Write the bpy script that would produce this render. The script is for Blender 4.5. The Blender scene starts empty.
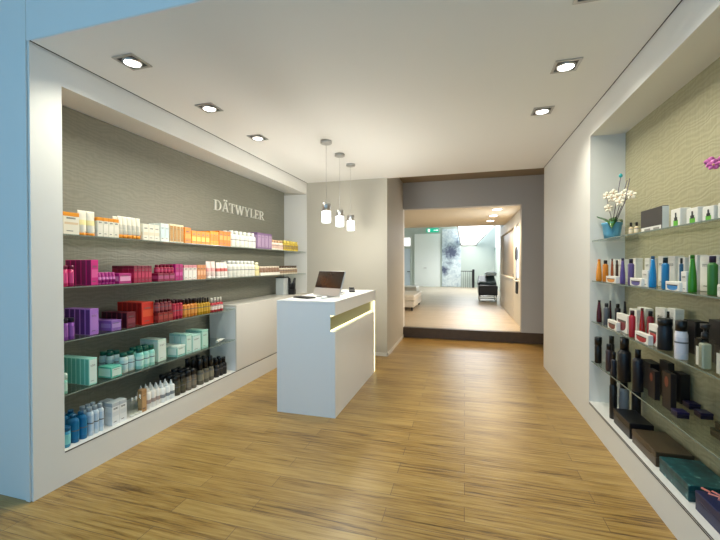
import bpy, bmesh, math, random
from mathutils import Vector, Matrix
random.seed(7)
S = bpy.context.scene
COL = S.collection
PI = math.pi

# ------------------------------------------------------------------ camera
F, YAW, PITCH, ROLL, SY = 367.868, .2769, -.0094, .0015, -2.411
CAMZ = 1.5
cd = bpy.data.cameras.new('camera'); cam = bpy.data.objects.new('camera', cd); COL.objects.link(cam)
cd.sensor_fit = 'HORIZONTAL'; cd.sensor_width = 36; cd.lens = F / 720 * 36
cd.shift_y = -SY / 720 * 1.0 * -1
cd.clip_start = .02; cd.clip_end = 200
cam.matrix_world = (Matrix.Translation((0, 0, CAMZ)) @ Matrix.Rotation(YAW, 4, 'Z')
                    @ Matrix.Rotation(PI / 2 + PITCH, 4, 'X') @ Matrix.Rotation(-ROLL, 4, 'Z'))
S.camera = cam
S.view_settings.view_transform = 'Standard'; S.view_settings.look = 'None'
S.view_settings.gamma = 1; S.view_settings.use_curve_mapping = False
S.view_settings.exposure = 0.75

def ray(px, py):
    r = (px - 360) / F; u = (270 + SY - py) / F
    c, s = math.cos(ROLL), math.sin(ROLL); r, u = r * c - u * s, r * s + u * c
    c, s = math.cos(PITCH), math.sin(PITCH); d, z = c - u * s, s + u * c
    return (r * math.cos(YAW) - d * math.sin(YAW), r * math.sin(YAW) + d * math.cos(YAW), z)
def on(px, py, ax, v):
    d = ray(px, py); t = (v - (0, 0, CAMZ)[ax]) / d[ax]
    return Vector((t * d[0], t * d[1], CAMZ + t * d[2]))

# ------------------------------------------------------------------ materials
def lin(h):
    h = h.lstrip('#'); v = [int(h[i:i + 2], 16) / 255 for i in (0, 2, 4)]
    return tuple(x / 12.92 if x <= .04045 else ((x + .055) / 1.055) ** 2.4 for x in v) + (1,)
MC = {}
def mat(name, col, rough=.5, metal=0, var=.05, emit=None, es=0, coat=0, spec=.5, scale=30):
    """paint/plastic/metal: a principled surface whose colour wanders slightly with a noise"""
    if name in MC: return MC[name]
    m = bpy.data.materials.new(name); m.use_nodes = True; N = m.node_tree.nodes; L = m.node_tree.links
    b = N['Principled BSDF']; c = lin(col) if isinstance(col, str) else tuple(col) + (1,)
    b.inputs['Roughness'].default_value = rough; b.inputs['Metallic'].default_value = metal
    b.inputs['Specular IOR Level'].default_value = spec; b.inputs['Coat Weight'].default_value = coat
    if var > 0:
        tc = N.new('ShaderNodeTexCoord'); n = N.new('ShaderNodeTexNoise'); n.inputs['Scale'].default_value = scale
        r = N.new('ShaderNodeValToRGB')
        r.color_ramp.elements[0].color = tuple(x * (1 - var) for x in c[:3]) + (1,)
        r.color_ramp.elements[1].color = tuple(min(1, x * (1 + var)) for x in c[:3]) + (1,)
        L.new(tc.outputs['Object'], n.inputs['Vector']); L.new(n.outputs['Fac'], r.inputs['Fac'])
        L.new(r.outputs['Color'], b.inputs['Base Color'])
    else: b.inputs['Base Color'].default_value = c
    if emit:
        b.inputs['Emission Color'].default_value = lin(emit); b.inputs['Emission Strength'].default_value = es
    MC[name] = m; return m
def glassmat(name, tint, refl=.08, rough=.02, dens=1.0):
    if name in MC: return MC[name]
    m = bpy.data.materials.new(name); m.use_nodes = True; N = m.node_tree.nodes; L = m.node_tree.links
    N.remove(N['Principled BSDF']); out = N['Material Output']
    t = N.new('ShaderNodeBsdfTransparent'); t.inputs['Color'].default_value = tint + (1,)
    g = N.new('ShaderNodeBsdfGlossy'); g.inputs['Roughness'].default_value = rough
    fr = N.new('ShaderNodeFresnel'); fr.inputs['IOR'].default_value = 1.45
    mx = N.new('ShaderNodeMixShader'); ge = N.new('ShaderNodeNewGeometry')
    sb = N.new('ShaderNodeMath'); sb.operation = 'SUBTRACT'; sb.inputs[0].default_value = 1; L.new(ge.outputs['Backfacing'], sb.inputs[1])
    ml = N.new('ShaderNodeMath'); ml.operation = 'MULTIPLY'; L.new(fr.outputs[0], ml.inputs[0]); L.new(sb.outputs[0], ml.inputs[1])
    L.new(ml.outputs[0], mx.inputs[0]); L.new(t.outputs[0], mx.inputs[1]); L.new(g.outputs[0], mx.inputs[2])
    L.new(mx.outputs[0], out.inputs['Surface']); MC[name] = m; return m
def emat(name, col, s):
    if name in MC: return MC[name]
    m = bpy.data.materials.new(name); m.use_nodes = True; N = m.node_tree.nodes
    N.remove(N['Principled BSDF']); e = N.new('ShaderNodeEmission')
    e.inputs['Color'].default_value = lin(col); e.inputs['Strength'].default_value = s
    m.node_tree.links.new(e.outputs[0], N['Material Output'].inputs['Surface']); MC[name] = m; return m

WHITE = mat('white_paint', (.80, .79, .76), .55, var=.012, scale=3)
CEIL = mat('ceiling_paint', (.86, .86, .85), .8, var=.01, scale=2)
BEIGE = mat('beige_paint', (.52, .49, .42), .6, var=.02, scale=2)
GREY = mat('grey_paint', (.52, .51, .50), .6, var=.02, scale=2)
BASEW = mat('skirting_white', (.72, .70, .64), .4, var=.02)
DARKGAP = mat('shadow_gap_brown', (.05, .042, .032), .7, var=.05)
MINT = mat('mint_paint', (.55, .62, .57), .6, var=.02, scale=1)
LACQ = mat('white_lacquer', (.82, .83, .84), .3, var=.008, scale=4)
CABW = mat('cabinet_lacquer', (.74, .71, .66), .35, var=.01, scale=4)
CHROME = mat('chrome', (.75, .75, .76), .18, 1, var=.02)
STEEL = mat('brushed_steel', (.55, .55, .55), .35, 1, var=.05, scale=80)
BLACK = mat('black_plastic', (.012, .012, .014), .35, var=.1)
DGLASS = glassmat('shelf_glass', (.87, .905, .88))
EDGE = mat('shelf_glass_edge', (.22, .27, .235), .15, var=.1)

def wallpaper(name, c0, c1):
    m = bpy.data.materials.new(name); m.use_nodes = True; N = m.node_tree.nodes; L = m.node_tree.links
    b = N['Principled BSDF']; b.inputs['Roughness'].default_value = .42; b.inputs['Specular IOR Level'].default_value = .6
    tc = N.new('ShaderNodeTexCoord')
    mp = N.new('ShaderNodeMapping'); mp.inputs['Scale'].default_value = (1, 2.6, 6); mp.inputs['Rotation'].default_value = (.12, 0, 0)
    L.new(tc.outputs['Object'], mp.inputs['Vector'])
    w = N.new('ShaderNodeTexWave'); w.wave_type = 'BANDS'; w.bands_direction = 'Z'
    w.inputs['Scale'].default_value = 1.7; w.inputs['Distortion'].default_value = 14; w.inputs['Detail'].default_value = 2.5
    w.inputs['Detail Scale'].default_value = 1.1
    L.new(mp.outputs[0], w.inputs['Vector'])
    m2 = N.new('ShaderNodeMapping'); m2.inputs['Scale'].default_value = (40, 40, 2.2); L.new(tc.outputs['Object'], m2.inputs['Vector'])
    n = N.new('ShaderNodeTexNoise'); n.inputs['Scale'].default_value = 1.5; n.inputs['Detail'].default_value = 4
    L.new(m2.outputs[0], n.inputs['Vector'])
    mx = N.new('ShaderNodeMix'); mx.data_type = 'FLOAT'; mx.inputs[0].default_value = .62
    L.new(w.outputs['Fac'], mx.inputs[2]); L.new(n.outputs['Fac'], mx.inputs[3])
    r = N.new('ShaderNodeValToRGB'); r.color_ramp.elements[0].position = .25; r.color_ramp.elements[1].position = .8
    r.color_ramp.elements[0].color = c0 + (1,); r.color_ramp.elements[1].color = c1 + (1,)
    L.new(mx.outputs[0], r.inputs['Fac']); L.new(r.outputs['Color'], b.inputs['Base Color'])
    bp = N.new('ShaderNodeBump'); bp.inputs['Strength'].default_value = .2; bp.inputs['Distance'].default_value = .012
    L.new(mx.outputs[0], bp.inputs['Height']); L.new(bp.outputs[0], b.inputs['Normal'])
    return m
PAPER_L = wallpaper('grey_ripple_wallpaper', (.20, .195, .155), (.245, .24, .19))
PAPER_R = wallpaper('gold_ripple_wallpaper', (.33, .305, .185), (.41, .38, .235))

def woodfloor(name, ca, cb, cc, rough=.30, row=.13, gap=(.17, .095, .035)):
    m = bpy.data.materials.new(name); m.use_nodes = True; N = m.node_tree.nodes; L = m.node_tree.links
    b = N['Principled BSDF']; b.inputs['Roughness'].default_value = rough
    tc = N.new('ShaderNodeTexCoord')
    br = N.new('ShaderNodeTexBrick'); br.offset = .37; br.offset_frequency = 2
    for k, v in {'Scale': 1, 'Mortar Size': .0025, 'Mortar Smooth': .4, 'Bias': 0, 'Brick Width': 1.25, 'Row Height': row}.items():
        br.inputs[k].default_value = v
    br.inputs['Color1'].default_value = (0, 0, 0, 1); br.inputs['Color2'].default_value = (1, 1, 1, 1); br.inputs['Mortar'].default_value = (.5, .5, .5, 1)
    L.new(tc.outputs['Object'], br.inputs['Vector'])
    mp = N.new('ShaderNodeMapping'); mp.inputs['Scale'].default_value = (1.6, 30, 1); L.new(tc.outputs['Object'], mp.inputs['Vector'])
    n = N.new('ShaderNodeTexNoise'); n.inputs['Scale'].default_value = 1.6; n.inputs['Detail'].default_value = 6; n.inputs['Roughness'].default_value = .62
    n.inputs['Distortion'].default_value = .15
    L.new(mp.outputs[0], n.inputs['Vector'])
    n2 = N.new('ShaderNodeTexNoise'); n2.inputs['Scale'].default_value = 5; n2.inputs['Detail'].default_value = 3
    mp2 = N.new('ShaderNodeMapping'); mp2.inputs['Scale'].default_value = (.35, 2.2, 1); L.new(tc.outputs['Object'], mp2.inputs['Vector']); L.new(mp2.outputs[0], n2.inputs['Vector'])
    a = N.new('ShaderNodeMath'); a.operation = 'MULTIPLY_ADD'; a.inputs[1].default_value = .15
    L.new(br.outputs['Color'], a.inputs[0]); L.new(n.outputs['Fac'], a.inputs[2])
    a2 = N.new('ShaderNodeMath'); a2.operation = 'MULTIPLY_ADD'; a2.inputs[1].default_value = .25
    L.new(n2.outputs['Fac'], a2.inputs[0]); L.new(a.outputs[0], a2.inputs[2])
    r = N.new('ShaderNodeValToRGB'); e = r.color_ramp.elements
    e[0].position = .47; e[0].color = cc + (1,); e[1].position = .84; e[1].color = cb + (1,)
    k = e.new(.62); k.color = ca + (1,)
    L.new(a2.outputs[0], r.inputs['Fac'])
    mx = N.new('ShaderNodeMix'); mx.data_type = 'RGBA'; L.new(br.outputs['Fac'], mx.inputs[0])
    L.new(r.outputs['Color'], mx.inputs[6]); mx.inputs[7].default_value = gap + (1,)
    L.new(mx.outputs[2], b.inputs['Base Color'])
    h = N.new('ShaderNodeMath'); h.operation = 'MULTIPLY_ADD'; h.inputs[1].default_value = -.6
    L.new(br.outputs['Fac'], h.inputs[0]); L.new(n.outputs['Fac'], h.inputs[2])
    bp = N.new('ShaderNodeBump'); bp.inputs['Strength'].default_value = .25; bp.inputs['Distance'].default_value = .012
    L.new(h.outputs[0], bp.inputs['Height']); L.new(bp.outputs[0], b.inputs['Normal'])
    return m
OAK = woodfloor('oak_planks', (.325, .187, .046), (.465, .302, .095), (.105, .053, .015))
PALEWOOD = woodfloor('pale_planks', (.47, .385, .28), (.56, .47, .36), (.38, .31, .22), rough=.38, row=.16, gap=(.3, .24, .18))
DARKWOOD = mat('dark_step_wood', (.085, .055, .035), .4, var=.25, scale=12)

# ------------------------------------------------------------------ mesh helpers
class MB:
    def __init__(s): s.bm = bmesh.new()
    def box(s, x0, x1, y0, y1, z0, z1, bev=0, seg=1):
        t = bmesh.new()
        v = [t.verts.new(p) for p in ((x0, y0, z0), (x1, y0, z0), (x1, y1, z0), (x0, y1, z0), (x0, y0, z1), (x1, y0, z1), (x1, y1, z1), (x0, y1, z1))]
        for f in ((3, 2, 1, 0), (4, 5, 6, 7), (0, 1, 5, 4), (1, 2, 6, 5), (2, 3, 7, 6), (3, 0, 4, 7)): t.faces.new([v[i] for i in f])
        if bev: bmesh.ops.bevel(t, geom=t.edges[:], offset=bev, segments=seg, affect='EDGES', profile=.5)
        return s._add(t)
    def _add(s, t, M=None):
        if M: bmesh.ops.transform(t, matrix=M, verts=t.verts)
        me = bpy.data.meshes.new('t'); t.to_mesh(me); t.free(); s.bm.from_mesh(me); bpy.data.meshes.remove(me); return s
    def lathe(s, prof, n=20, ex=1, ey=1, M=None, capb=True, capt=True):
        t = bmesh.new(); rings = []
        for r, z in prof:
            rings.append([t.verts.new((r * ex * math.cos(2 * PI * i / n), r * ey * math.sin(2 * PI * i / n), z)) for i in range(n)])
        for a, b in zip(rings, rings[1:]):
            for i in range(n): t.faces.new((a[i], a[(i + 1) % n], b[(i + 1) % n], b[i]))
        if capb: t.faces.new(rings[0][::-1])
        if capt: t.faces.new(rings[-1])
        for f in t.faces: f.smooth = len(f.verts) == 4
        return s._add(t, M)
    def loft(s, rings, cap=True):
        t = bmesh.new(); R = [[t.verts.new(p) for p in r] for r in rings]; n = len(R[0])
        for a, b in zip(R, R[1:]):
            for i in range(n):
                f = t.faces.new((a[i], a[(i + 1) % n], b[(i + 1) % n], b[i])); f.smooth = True
        if cap: t.faces.new(R[0][::-1]); t.faces.new(R[-1])
        return s._add(t)
    def poly(s, pts, M, d):
        """extrude a 2D outline (u,v) by d along w, then place with M"""
        t = bmesh.new(); f = t.faces.new([t.verts.new((u, v, 0)) for u, v in pts])
        r = bmesh.ops.extrude_face_region(t, geom=[f]); vs = [e for e in r['geom'] if isinstance(e, bmesh.types.BMVert)]
        bmesh.ops.translate(t, vec=(0, 0, d), verts=vs); bmesh.ops.recalc_face_normals(t, faces=t.faces)
        return s._add(t, M)
    def tube(s, pts, r, n=8, r1=None):
        pts = [Vector(p) for p in pts]; rings = []
        for i, p in enumerate(pts):
            d = (pts[min(i + 1, len(pts) - 1)] - pts[max(i - 1, 0)]).normalized()
            a = d.orthogonal().normalized() if abs(d.z) > .99 else d.cross(Vector((0, 0, 1))).normalized(); b = d.cross(a)
            rr = r if r1 is None else r + (r1 - r) * i / (len(pts) - 1)
            rings.append([p + (a * math.cos(2 * PI * k / n) + b * math.sin(2 * PI * k / n)) * rr for k in range(n)])
        return s.loft(rings)
    def mesh(s, name, m):
        bmesh.ops.recalc_face_normals(s.bm, faces=s.bm.faces)
        me = bpy.data.meshes.new(name); s.bm.to_mesh(me); s.bm.free(); me.materials.append(m); return me
    def obj(s, name, m, parent=None, loc=None):
        o = bpy.data.objects.new(name, s.mesh(name, m)); COL.objects.link(o)
        if parent: o.parent = parent
        if loc: o.location = loc
        return o
def tag(o, label=None, cat=None, group=None, kind=None):
    if label: o['label'] = label
    if cat: o['category'] = cat
    if group: o['group'] = group
    if kind: o['kind'] = kind
    return o
def empty(name, loc, rz=0):
    o = bpy.data.objects.new(name, None); COL.objects.link(o); o.location = loc; o.rotation_euler = (0, 0, rz)
    o.empty_display_size = .05; return o
def thing(name, label, cat, loc, rz=0, group=None): return tag(empty(name, loc, rz), label, cat, group)
def struct(name, mb, m): return tag(mb.obj(name, m), kind='structure')

# ------------------------------------------------------------------ room shell
XL, XR = -2.622, 1.114
Y0, YB, YS = 1.66, 5.87, 7.5
ZC, ZN0, ZN1 = 2.897, .225, 2.705
XBL, XBR = -3.05, 1.395
ZV = 3.155
ZF = .206; ZO = 2.62; OX0, OX1 = -1.21, 1.03
LZ = [1.712, 1.345, .972, .603, ZN0]           # tops of the glass shelves and ledge
SHT = .008
struct('floor', MB().box(-4.3, 2.7, -1.4, YS, -.1, 0), OAK)
# ceiling slab of the shop, held back from both side walls by a narrow shadow joint
struct('ceiling', MB().box(XL + .018, XR - .010, Y0, 5.9, ZC, ZC + .26), CEIL)
struct('trim_1', MB().box(XL + .0005, XL + .0175, Y0 + .004, 5.86, ZC + .045, ZC + .06).box(XL + .0003, XL + .002, Y0 + .004, 5.86, ZC + .003, ZC + .045).box(XR - .0095, XR - .0005, Y0 + .004, 5.9, ZC + .045, ZC + .06).box(XR - .002, XR - .0003, Y0 + .004, 5.9, ZC + .003, ZC + .045), DARKGAP)
# left wall with its display niche
struct('wall_left', MB().box(-3.15, XL, Y0, 1.852, 0, 3.2).box(-3.15, XL, 1.852, YB, 0, ZN0).loft([[(XL, yy, ZN1), (XL, yy, 3.2), (-3.15, yy, 3.2), (-3.15, yy, ZN1 + .068)] for yy in (1.852, YB)]), WHITE)
for f in bpy.data.objects['wall_left'].data.polygons: f.use_smooth = False
struct('wall_left_niche', MB().box(-3.15, XBL, 1.852, YB, ZN0, ZN1 + .05), PAPER_L)
struct('wall_left_niche_end', MB().box(XBL, XL - .0005, YB - .009, YB - .0005, ZN0, ZN1), WHITE)
struct('trim_2', MB().box(XL - .012, XL + .0015, 1.853, YB - .004, ZN0 - .010, ZN0 - .002), DARKGAP)
# right wall with its display niche
struct('wall_right', MB().box(XR, 1.5, Y0, 1.852, 0, 3.2).box(XR, 1.5, 1.852, 3.855, 0, ZN0).box(XR, 1.5, 1.852, 3.855, ZN1 - .03, 3.2).box(XR, 1.5, 3.855, 5.9, 0, 3.2), WHITE)
struct('wall_right_niche', MB().box(XBR, 1.5, 1.852, 3.855, ZN0, ZN1 - .03), PAPER_R)
struct('trim_3', MB().box(XR - .0015, XR + .012, 1.853, 3.852, ZN0 - .022, ZN0 - .016).box(XR - .0015, XR + .012, 1.853, 3.852, ZN0 - .010, ZN0 - .005), DARKGAP)
# beige wall behind the counter and the passage beside it
struct('wall_back', MB().box(-3.15, OX0, YB, YS, 0, ZV), BEIGE)
struct('baseboard_back', MB().box(XL, OX0 + .012, YB - .012, YB - .0005, 0, .055).box(OX0 + .0005, OX0 + .012, YB - .012, YS - .002, 0, .055), BASEW)
struct('ceiling_passage', MB().box(OX0, 2.3, 5.9, YS, ZV, ZV + .1), mat('passage_ceiling_dim_brown', (.27, .21, .14), .7, var=.03))  # dimness of the raised passage ceiling is put into its brown paint
struct('wall_passage_right', MB().box(2.2, 2.3, 5.9, YS, 0, ZV).box(1.5, 2.3, 5.8, 5.9, 0, ZV), WHITE)
struct('wall_opening', MB().box(OX0, OX1, YS, YS + .16, ZO, 3.7).box(OX1, 2.3, YS, YS + .16, ZF, 3.7), GREY)
struct('trim_4', MB().box(OX0, 2.3, YS - .012, YS + .1, 0, ZF - .002, .003), DARKWOOD)
# front of the shop, behind and beside the camera: shop window with daylight
struct('wall_front', MB().box(-4.3, -3.1, Y0, Y0 + .15, 0, 3.9).box(-4.3, 2.7, Y0, Y0 + .15, 3.2, 3.9).box(1.5, 2.7, Y0, Y0 + .15, 0, 3.2)
       .box(-3.101, XL - .02, Y0 - .004, Y0 - .0005, 0, 3.2).box(XL - .02, 1.52, Y0 - .004, Y0 - .0005, ZC + .003, 3.2), WHITE)
struct('trim_5', MB().box(XL - .05, XL - .016, Y0 - .010, Y0 - .003, 0, 3.2), WHITE)
struct('wall_vestibule', MB().box(-4.4, -4.3, -1.4, Y0 + .15, 0, 3.9).box(2.7, 2.8, -1.4, Y0 + .15, 0, 3.9), WHITE)
struct('ceiling_vestibule', MB().box(-4.4, 2.8, -1.4, Y0 + .15, 3.9, 4.0), WHITE)
w = MB()
for x in (-4.3, -2.0, .35, 2.62): w.box(x, x + .08, -1.4, -1.3, 0, 3.9)
w.box(-4.3, 2.7, -1.4, -1.3, 0, .08).box(-4.3, 2.7, -1.4, -1.3, 3.82, 3.9)
wf = struct('window_1', w, STEEL)
MB().box(-4.25, 2.65, -1.356, -1.348, .06, 3.84).obj('pane', glassmat('clear_glass', (.97, .985, .99)), wf)

# ------------------------------------------------------------------ salon beyond the opening
struct('floor_salon', MB().box(-5.2, 2.3, YS + .1, 21.5, 0, ZF), PALEWOOD)
struct('ceiling_salon', MB().box(-5.2, 2.3, YS + .16, 11.4, ZO, ZO + .2), mat('salon_ceiling_cream', (.80, .72, .56), .7, var=.01, scale=2))
struct('ceiling_salon_high', MB().box(-5.2, 2.3, 11.4, 16.9, 3.62, 3.72).box(-5.2, -.3, 16.9, 21.5, 3.62, 3.72).box(1.55, 2.3, 16.9, 21.5, 3.62, 3.72), MINT)
struct('wall_salon_far', MB().box(-5.2, 2.3, 21.4, 21.5, 0, 3.62), MINT)
struct('wall_salon_left', MB().box(-5.3, -5.2, YS, 21.5, 0, 3.7).box(-5.2, OX0, YS, YS + .16, 0, 3.7), WHITE)
struct('wall_salon_upper', MB().box(-5.2, 2.3, 11.4, 11.45, ZO + .2, 3.62), WHITE)
struct('wall_salon_right', MB().box(1.56, 1.7, 12.6, 21.4, ZF, 2.34).box(1.56, 1.7, 12.6, 14.0, 2.34, 3.62), MINT)
fw = struct('window_4', MB().box(1.57, 1.69, 14.0, 21.4, 2.34, 2.40).box(1.57, 1.69, 14.0, 21.4, 3.56, 3.62).box(1.57, 1.69, 17.6, 17.7, 2.4, 3.56), WHITE)
MB().box(1.62, 1.63, 14.0, 21.4, 2.4, 3.56).obj('pane', emat('window_daylight', '#f2fbff', 1.0), fw)
# sloped rooflight above the stair
rl = struct('window_3', MB().tube([(-.2, 21.35, 2.585), (-.36, 16.95, 3.58)], .04, 6).tube([(.62, 21.35, 2.585), (1.62, 16.95, 3.58)], .04, 6).tube([(-.2, 21.37, 2.56), (.62, 21.37, 2.56)], .04, 6), WHITE)
g = MB(); q = [(-.2, 21.37, 2.60), (.62, 21.37, 2.60), (1.62, 16.95, 3.60), (-.36, 16.95, 3.60)]
g.loft([q, [(a, b, c + .02) for a, b, c in q]]); g.obj('pane', emat('rooflight_sky', '#fbfdff', 3.0), rl)
struct('wall_stair', MB().box(.62, .66, 21.3, 21.4, 2.55, 2.6), MINT)
# right-hand side of the salon: bulkhead, tan recess, post and side window
struct('wall_salon_bulkhead', MB().box(1.1, 1.2, 7.66, 12.35, 2.36, ZO).box(1.2, 1.5, 7.66, 12.35, 2.36, 2.5), WHITE)
struct('wall_salon_end', MB().box(1.1, 1.5, 12.35, 12.6, ZF, ZO + .2), WHITE)
struct('wall_salon_post', MB().box(1.1, 1.45, 8.86, 9.25, ZF, 2.36), WHITE)
struct('wall_salon_jamb', MB().box(1.09, 1.45, 7.661, 8.28, ZF, 2.36), WHITE)
struct('trim_6', MB().box(1.10, 1.45, 8.28, 8.86, ZF, 1.13).box(1.05, 1.45, 8.281, 8.859, 1.13, 1.15), WHITE)
TAN = mat('tan_panel', (.44, .35, .27), .4, var=.04)
struct('wall_salon_recess', MB().box(1.16, 1.45, 9.25, 12.35, 1.18, 2.36), TAN)
struct('wall_salon_lower', MB().box(1.3, 1.45, 9.25, 12.35, ZF, 1.18), WHITE)
sw = struct('window_2', MB().box(1.12, 1.45, 8.28, 8.86, 1.15, 1.2).box(1.12, 1.45, 8.28, 8.86, 2.31, 2.36).box(1.118, 1.14, 8.54, 8.57, 1.2, 2.31), WHITE)
MB().box(1.125, 1.135, 8.28, 8.86, 1.2, 2.31).obj('pane', emat('side_window_sky', '#eef6ff', 1.3), sw)
ct = thing('styling_cabinet', 'low white styling cabinet with projecting shelf top along right salon wall', 'cabinet', (1.2, 10.8, ZF))
MB().box(-.10, .095, -1.54, 1.54, 0, .93, .004).obj('body', CABW, ct)
MB().box(-.135, .095, -1.545, 1.545, .932, .968, .004).obj('worktop', WHITE, ct)
for k in range(2): MB().box(-.112, -.101, -1.53 + 1.535 * k, -.005 + 1.535 * k, .06, .9, .002).obj('door', CABW, ct)
for k, (yy, h) in enumerate(((9.5, .2), (9.62, .13))):
    b = thing('styling_bottle', ['tall dark bottle on the salon styling cabinet, nearer the post', 'short dark bottle on the salon styling cabinet, behind the taller one'][k], 'bottle', (1.16, yy, ZF + .9685))
    MB().lathe([(.03, 0), (.03, h * .6), (.012, h * .75)], 12).obj('body', BLACK, b); MB().lathe([(.013, h * .75), (.013, h)], 10).obj('cap', STEEL, b)
b = thing('hair_dryer_stand', 'black dryer stand with an oval head on the ledge of the small side window', 'stand', (1.083, 8.6, 1.1505))
MB().lathe([(.026, 0), (.026, .02), (.008, .03), (.008, .42)], 12).obj('stand', BLACK, b)
MB().lathe([(.01, .42), (.03, .46), (.032, .62), (.022, .70), (.01, .72)], 14).obj('head', BLACK, b)
b = thing('tool_holster', 'black tool holster mounted below the ledge of the small side window', 'holster', (1.083, 8.58, .86))
MB().box(-.016, .0165, -.09, .09, 0, .25, .006).obj('pouch', BLACK, b); MB().box(-.02, .0, -.03, .03, .2505, .262, .002).obj('clip', STEEL, b)
# far doors, picture, sign
def door(n, x0, x1, z1, m, hx, hz, hm):
    d = struct(n, MB().box(x0 + .05, x1 - .05, 21.36, 21.398, ZF, z1 - .05, .004), m)
    MB().box(x0, x0 + .05, 21.33, 21.398, ZF, z1).box(x1 - .05, x1, 21.33, 21.398, ZF, z1).box(x0 + .05, x1 - .05, 21.33, 21.398, z1 - .05, z1).obj('frame', MINT, d)
    MB().box(hx, hx + .16, 21.29, 21.31, hz, hz + .03, .005).box(hx, hx + .03, 21.31, 21.36, hz, hz + .03).obj('handle', hm, d)
door('door_1', -2.83, -1.27, 3.28, mat('door_white_green', (.88, .93, .90), .4, var=.01, scale=2), -2.25, 1.26, STEEL)
door('door_2', -3.62, -2.98, 2.45, mat('door_pale_blue', (.62, .72, .80), .35, var=.02, scale=2), -3.2, 1.05, BLACK)
fx = struct('window_5', MB().box(-3.62, -2.98, 21.34, 21.398, 2.5, 2.56).box(-3.62, -2.98, 21.34, 21.398, 3.02, 3.08).box(-3.62, -3.56, 21.34, 21.398, 2.56, 3.02).box(-3.04, -2.98, 21.34, 21.398, 2.56, 3.02), WHITE)
MB().box(-3.56, -3.04, 21.37, 21.38, 2.56, 3.02).obj('pane', emat('far_window_sky', '#ffffff', 1.6), fx)
def flowerart():
    m = bpy.data.materials.new('ink_flower_print'); m.use_nodes = True; N = m.node_tree.nodes; L = m.node_tree.links
    b = N['Principled BSDF']; b.inputs['Roughness'].default_value = .5
    tc = N.new('ShaderNodeTexCoord'); n = N.new('ShaderNodeTexNoise'); n.inputs['Scale'].default_value = 4.5; n.inputs['Detail'].default_value = 6; n.inputs['Distortion'].default_value = 1.2
    L.new(tc.outputs['Object'], n.inputs['Vector']); acc = None
    for cx, cz, r, s in ((-.02, 1.95, .62, 1), (-.42, .95, .42, .75), (.33, 2.5, .3, .5), (-.1, 1.35, .35, .45)):
        d = N.new('ShaderNodeVectorMath'); d.operation = 'DISTANCE'; d.inputs[1].default_value = (cx, 0, cz); L.new(tc.outputs['Object'], d.inputs[0])
        k = N.new('ShaderNodeMapRange'); k.inputs[1].default_value = 0; k.inputs[2].default_value = r; k.inputs[3].default_value = s; k.inputs[4].default_value = 0
        L.new(d.outputs['Value'], k.inputs[0])
        if acc is None: acc = k.outputs[0]
        else:
            a = N.new('ShaderNodeMath'); a.operation = 'MAXIMUM'; L.new(acc, a.inputs[0]); L.new(k.outputs[0], a.inputs[1]); acc = a.outputs[0]
    p = N.new('ShaderNodeMath'); p.operation = 'MULTIPLY_ADD'; p.inputs[1].default_value = .75; L.new(acc, p.inputs[0]); L.new(n.outputs['Fac'], p.inputs[2])
    r = N.new('ShaderNodeValToRGB'); e = r.color_ramp.elements
    e[0].position = .42; e[0].color = (.74, .82, .84, 1); e[1].position = 1.0; e[1].color = (.10, .12, .20, 1)
    k = e.new(.66); k.color = (.50, .60, .66, 1)
    L.new(p.outputs[0], r.inputs['Fac']); L.new(r.outputs['Color'], b.inputs['Base Color']); return m
pc = thing('wall_picture', 'tall canvas with a grey blue ink flower on pale ground beside the far white door', 'picture', (-.71, 21.37, ZF + .02))
MB().box(-.52, .52, -.025, .025, 0, 3.26, .004).obj('canvas', flowerart(), pc)
sg = thing('exit_sign', 'small green emergency exit sign above the far white door', 'sign', (-1.75, 21.2, 3.30))
MB().box(-.34, .34, -.02, .02, 0, .22, .004).obj('panel', mat('exit_green', '#0f9a78', .4, emit='#12b48c', es=.5), sg)
MB().box(.06, .24, -.026, -.021, .095, .125).poly([(-.0, 0), (.08, .06), (0, .12)], Matrix.Translation((.24, -.021, .05)) @ Matrix.Rotation(PI / 2, 4, 'X'), .005).obj('arrow', emat('sign_white', '#ffffff', .9), sg)
MB().box(-.26, -.14, -.026, -.021, .03, .19).obj('door_symbol', emat('sign_white', '#ffffff', .9), sg)
MB().box(-.2, -.19, -.005, .005, .22, .318).box(.19, .2, -.005, .005, .22, .318).obj('hanger', STEEL, sg)
# stair railing
rr = thing('stair_railing', 'thin steel stair railing with a thick black post in front of the far mint wall', 'railing', (0, 20.9, ZF))
MB().box(-.2, .50, -.02, .02, .88, .92, .004).obj('handrail', BLACK, rr)
for k in range(6): MB().box(-.19 + k * .115, -.172 + k * .115, -.009, .009, 0, .88).obj('baluster', mat('rail_steel', (.06, .08, .09), .4), rr)
MB().box(.40, .52, -.06, .06, 0, 1.0, .01).obj('newel_post', BLACK, rr)
# salon couch with towel
ch = thing('wash_chair', 'black upholstered salon wash chair on a chrome frame at the right of the salon', 'chair', (.80, 13.55, ZF))
f = MB()
for x in (-.30, .24):
    f.tube([(x, -.35, .015), (x, .6, .015)], .02).tube([(x, -.3, .015), (x, -.3, .22)], .02).tube([(x, .5, .015), (x, .5, .22)], .02)
f.tube([(-.30, -.3, .12), (.24, -.3, .12)], .018).tube([(-.30, -.34, .02), (.24, -.34, .02)], .018).tube([(-.3, .5, .12), (.24, .5, .12)], .018)
f.obj('frame', CHROME, ch)
MB().box(-.34, .28, -.38, .62, .22, .56, .04, 2).obj('seat', BLACK, ch)
MB().loft([[(-.36, .0, .57), (.28, .0, .57), (.28, .6, .57), (-.36, .6, .57)], [(-.30, .12, .66), (.24, .12, .66), (.26, .75, .80), (-.32, .75, .80)], [(-.28, .3, .7), (.22, .3, .7), (.24, .75, .86), (-.3, .75, .86)]]).obj('back_cushion', mat('slate_vinyl', (.06, .09, .10), .35), ch)
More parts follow.
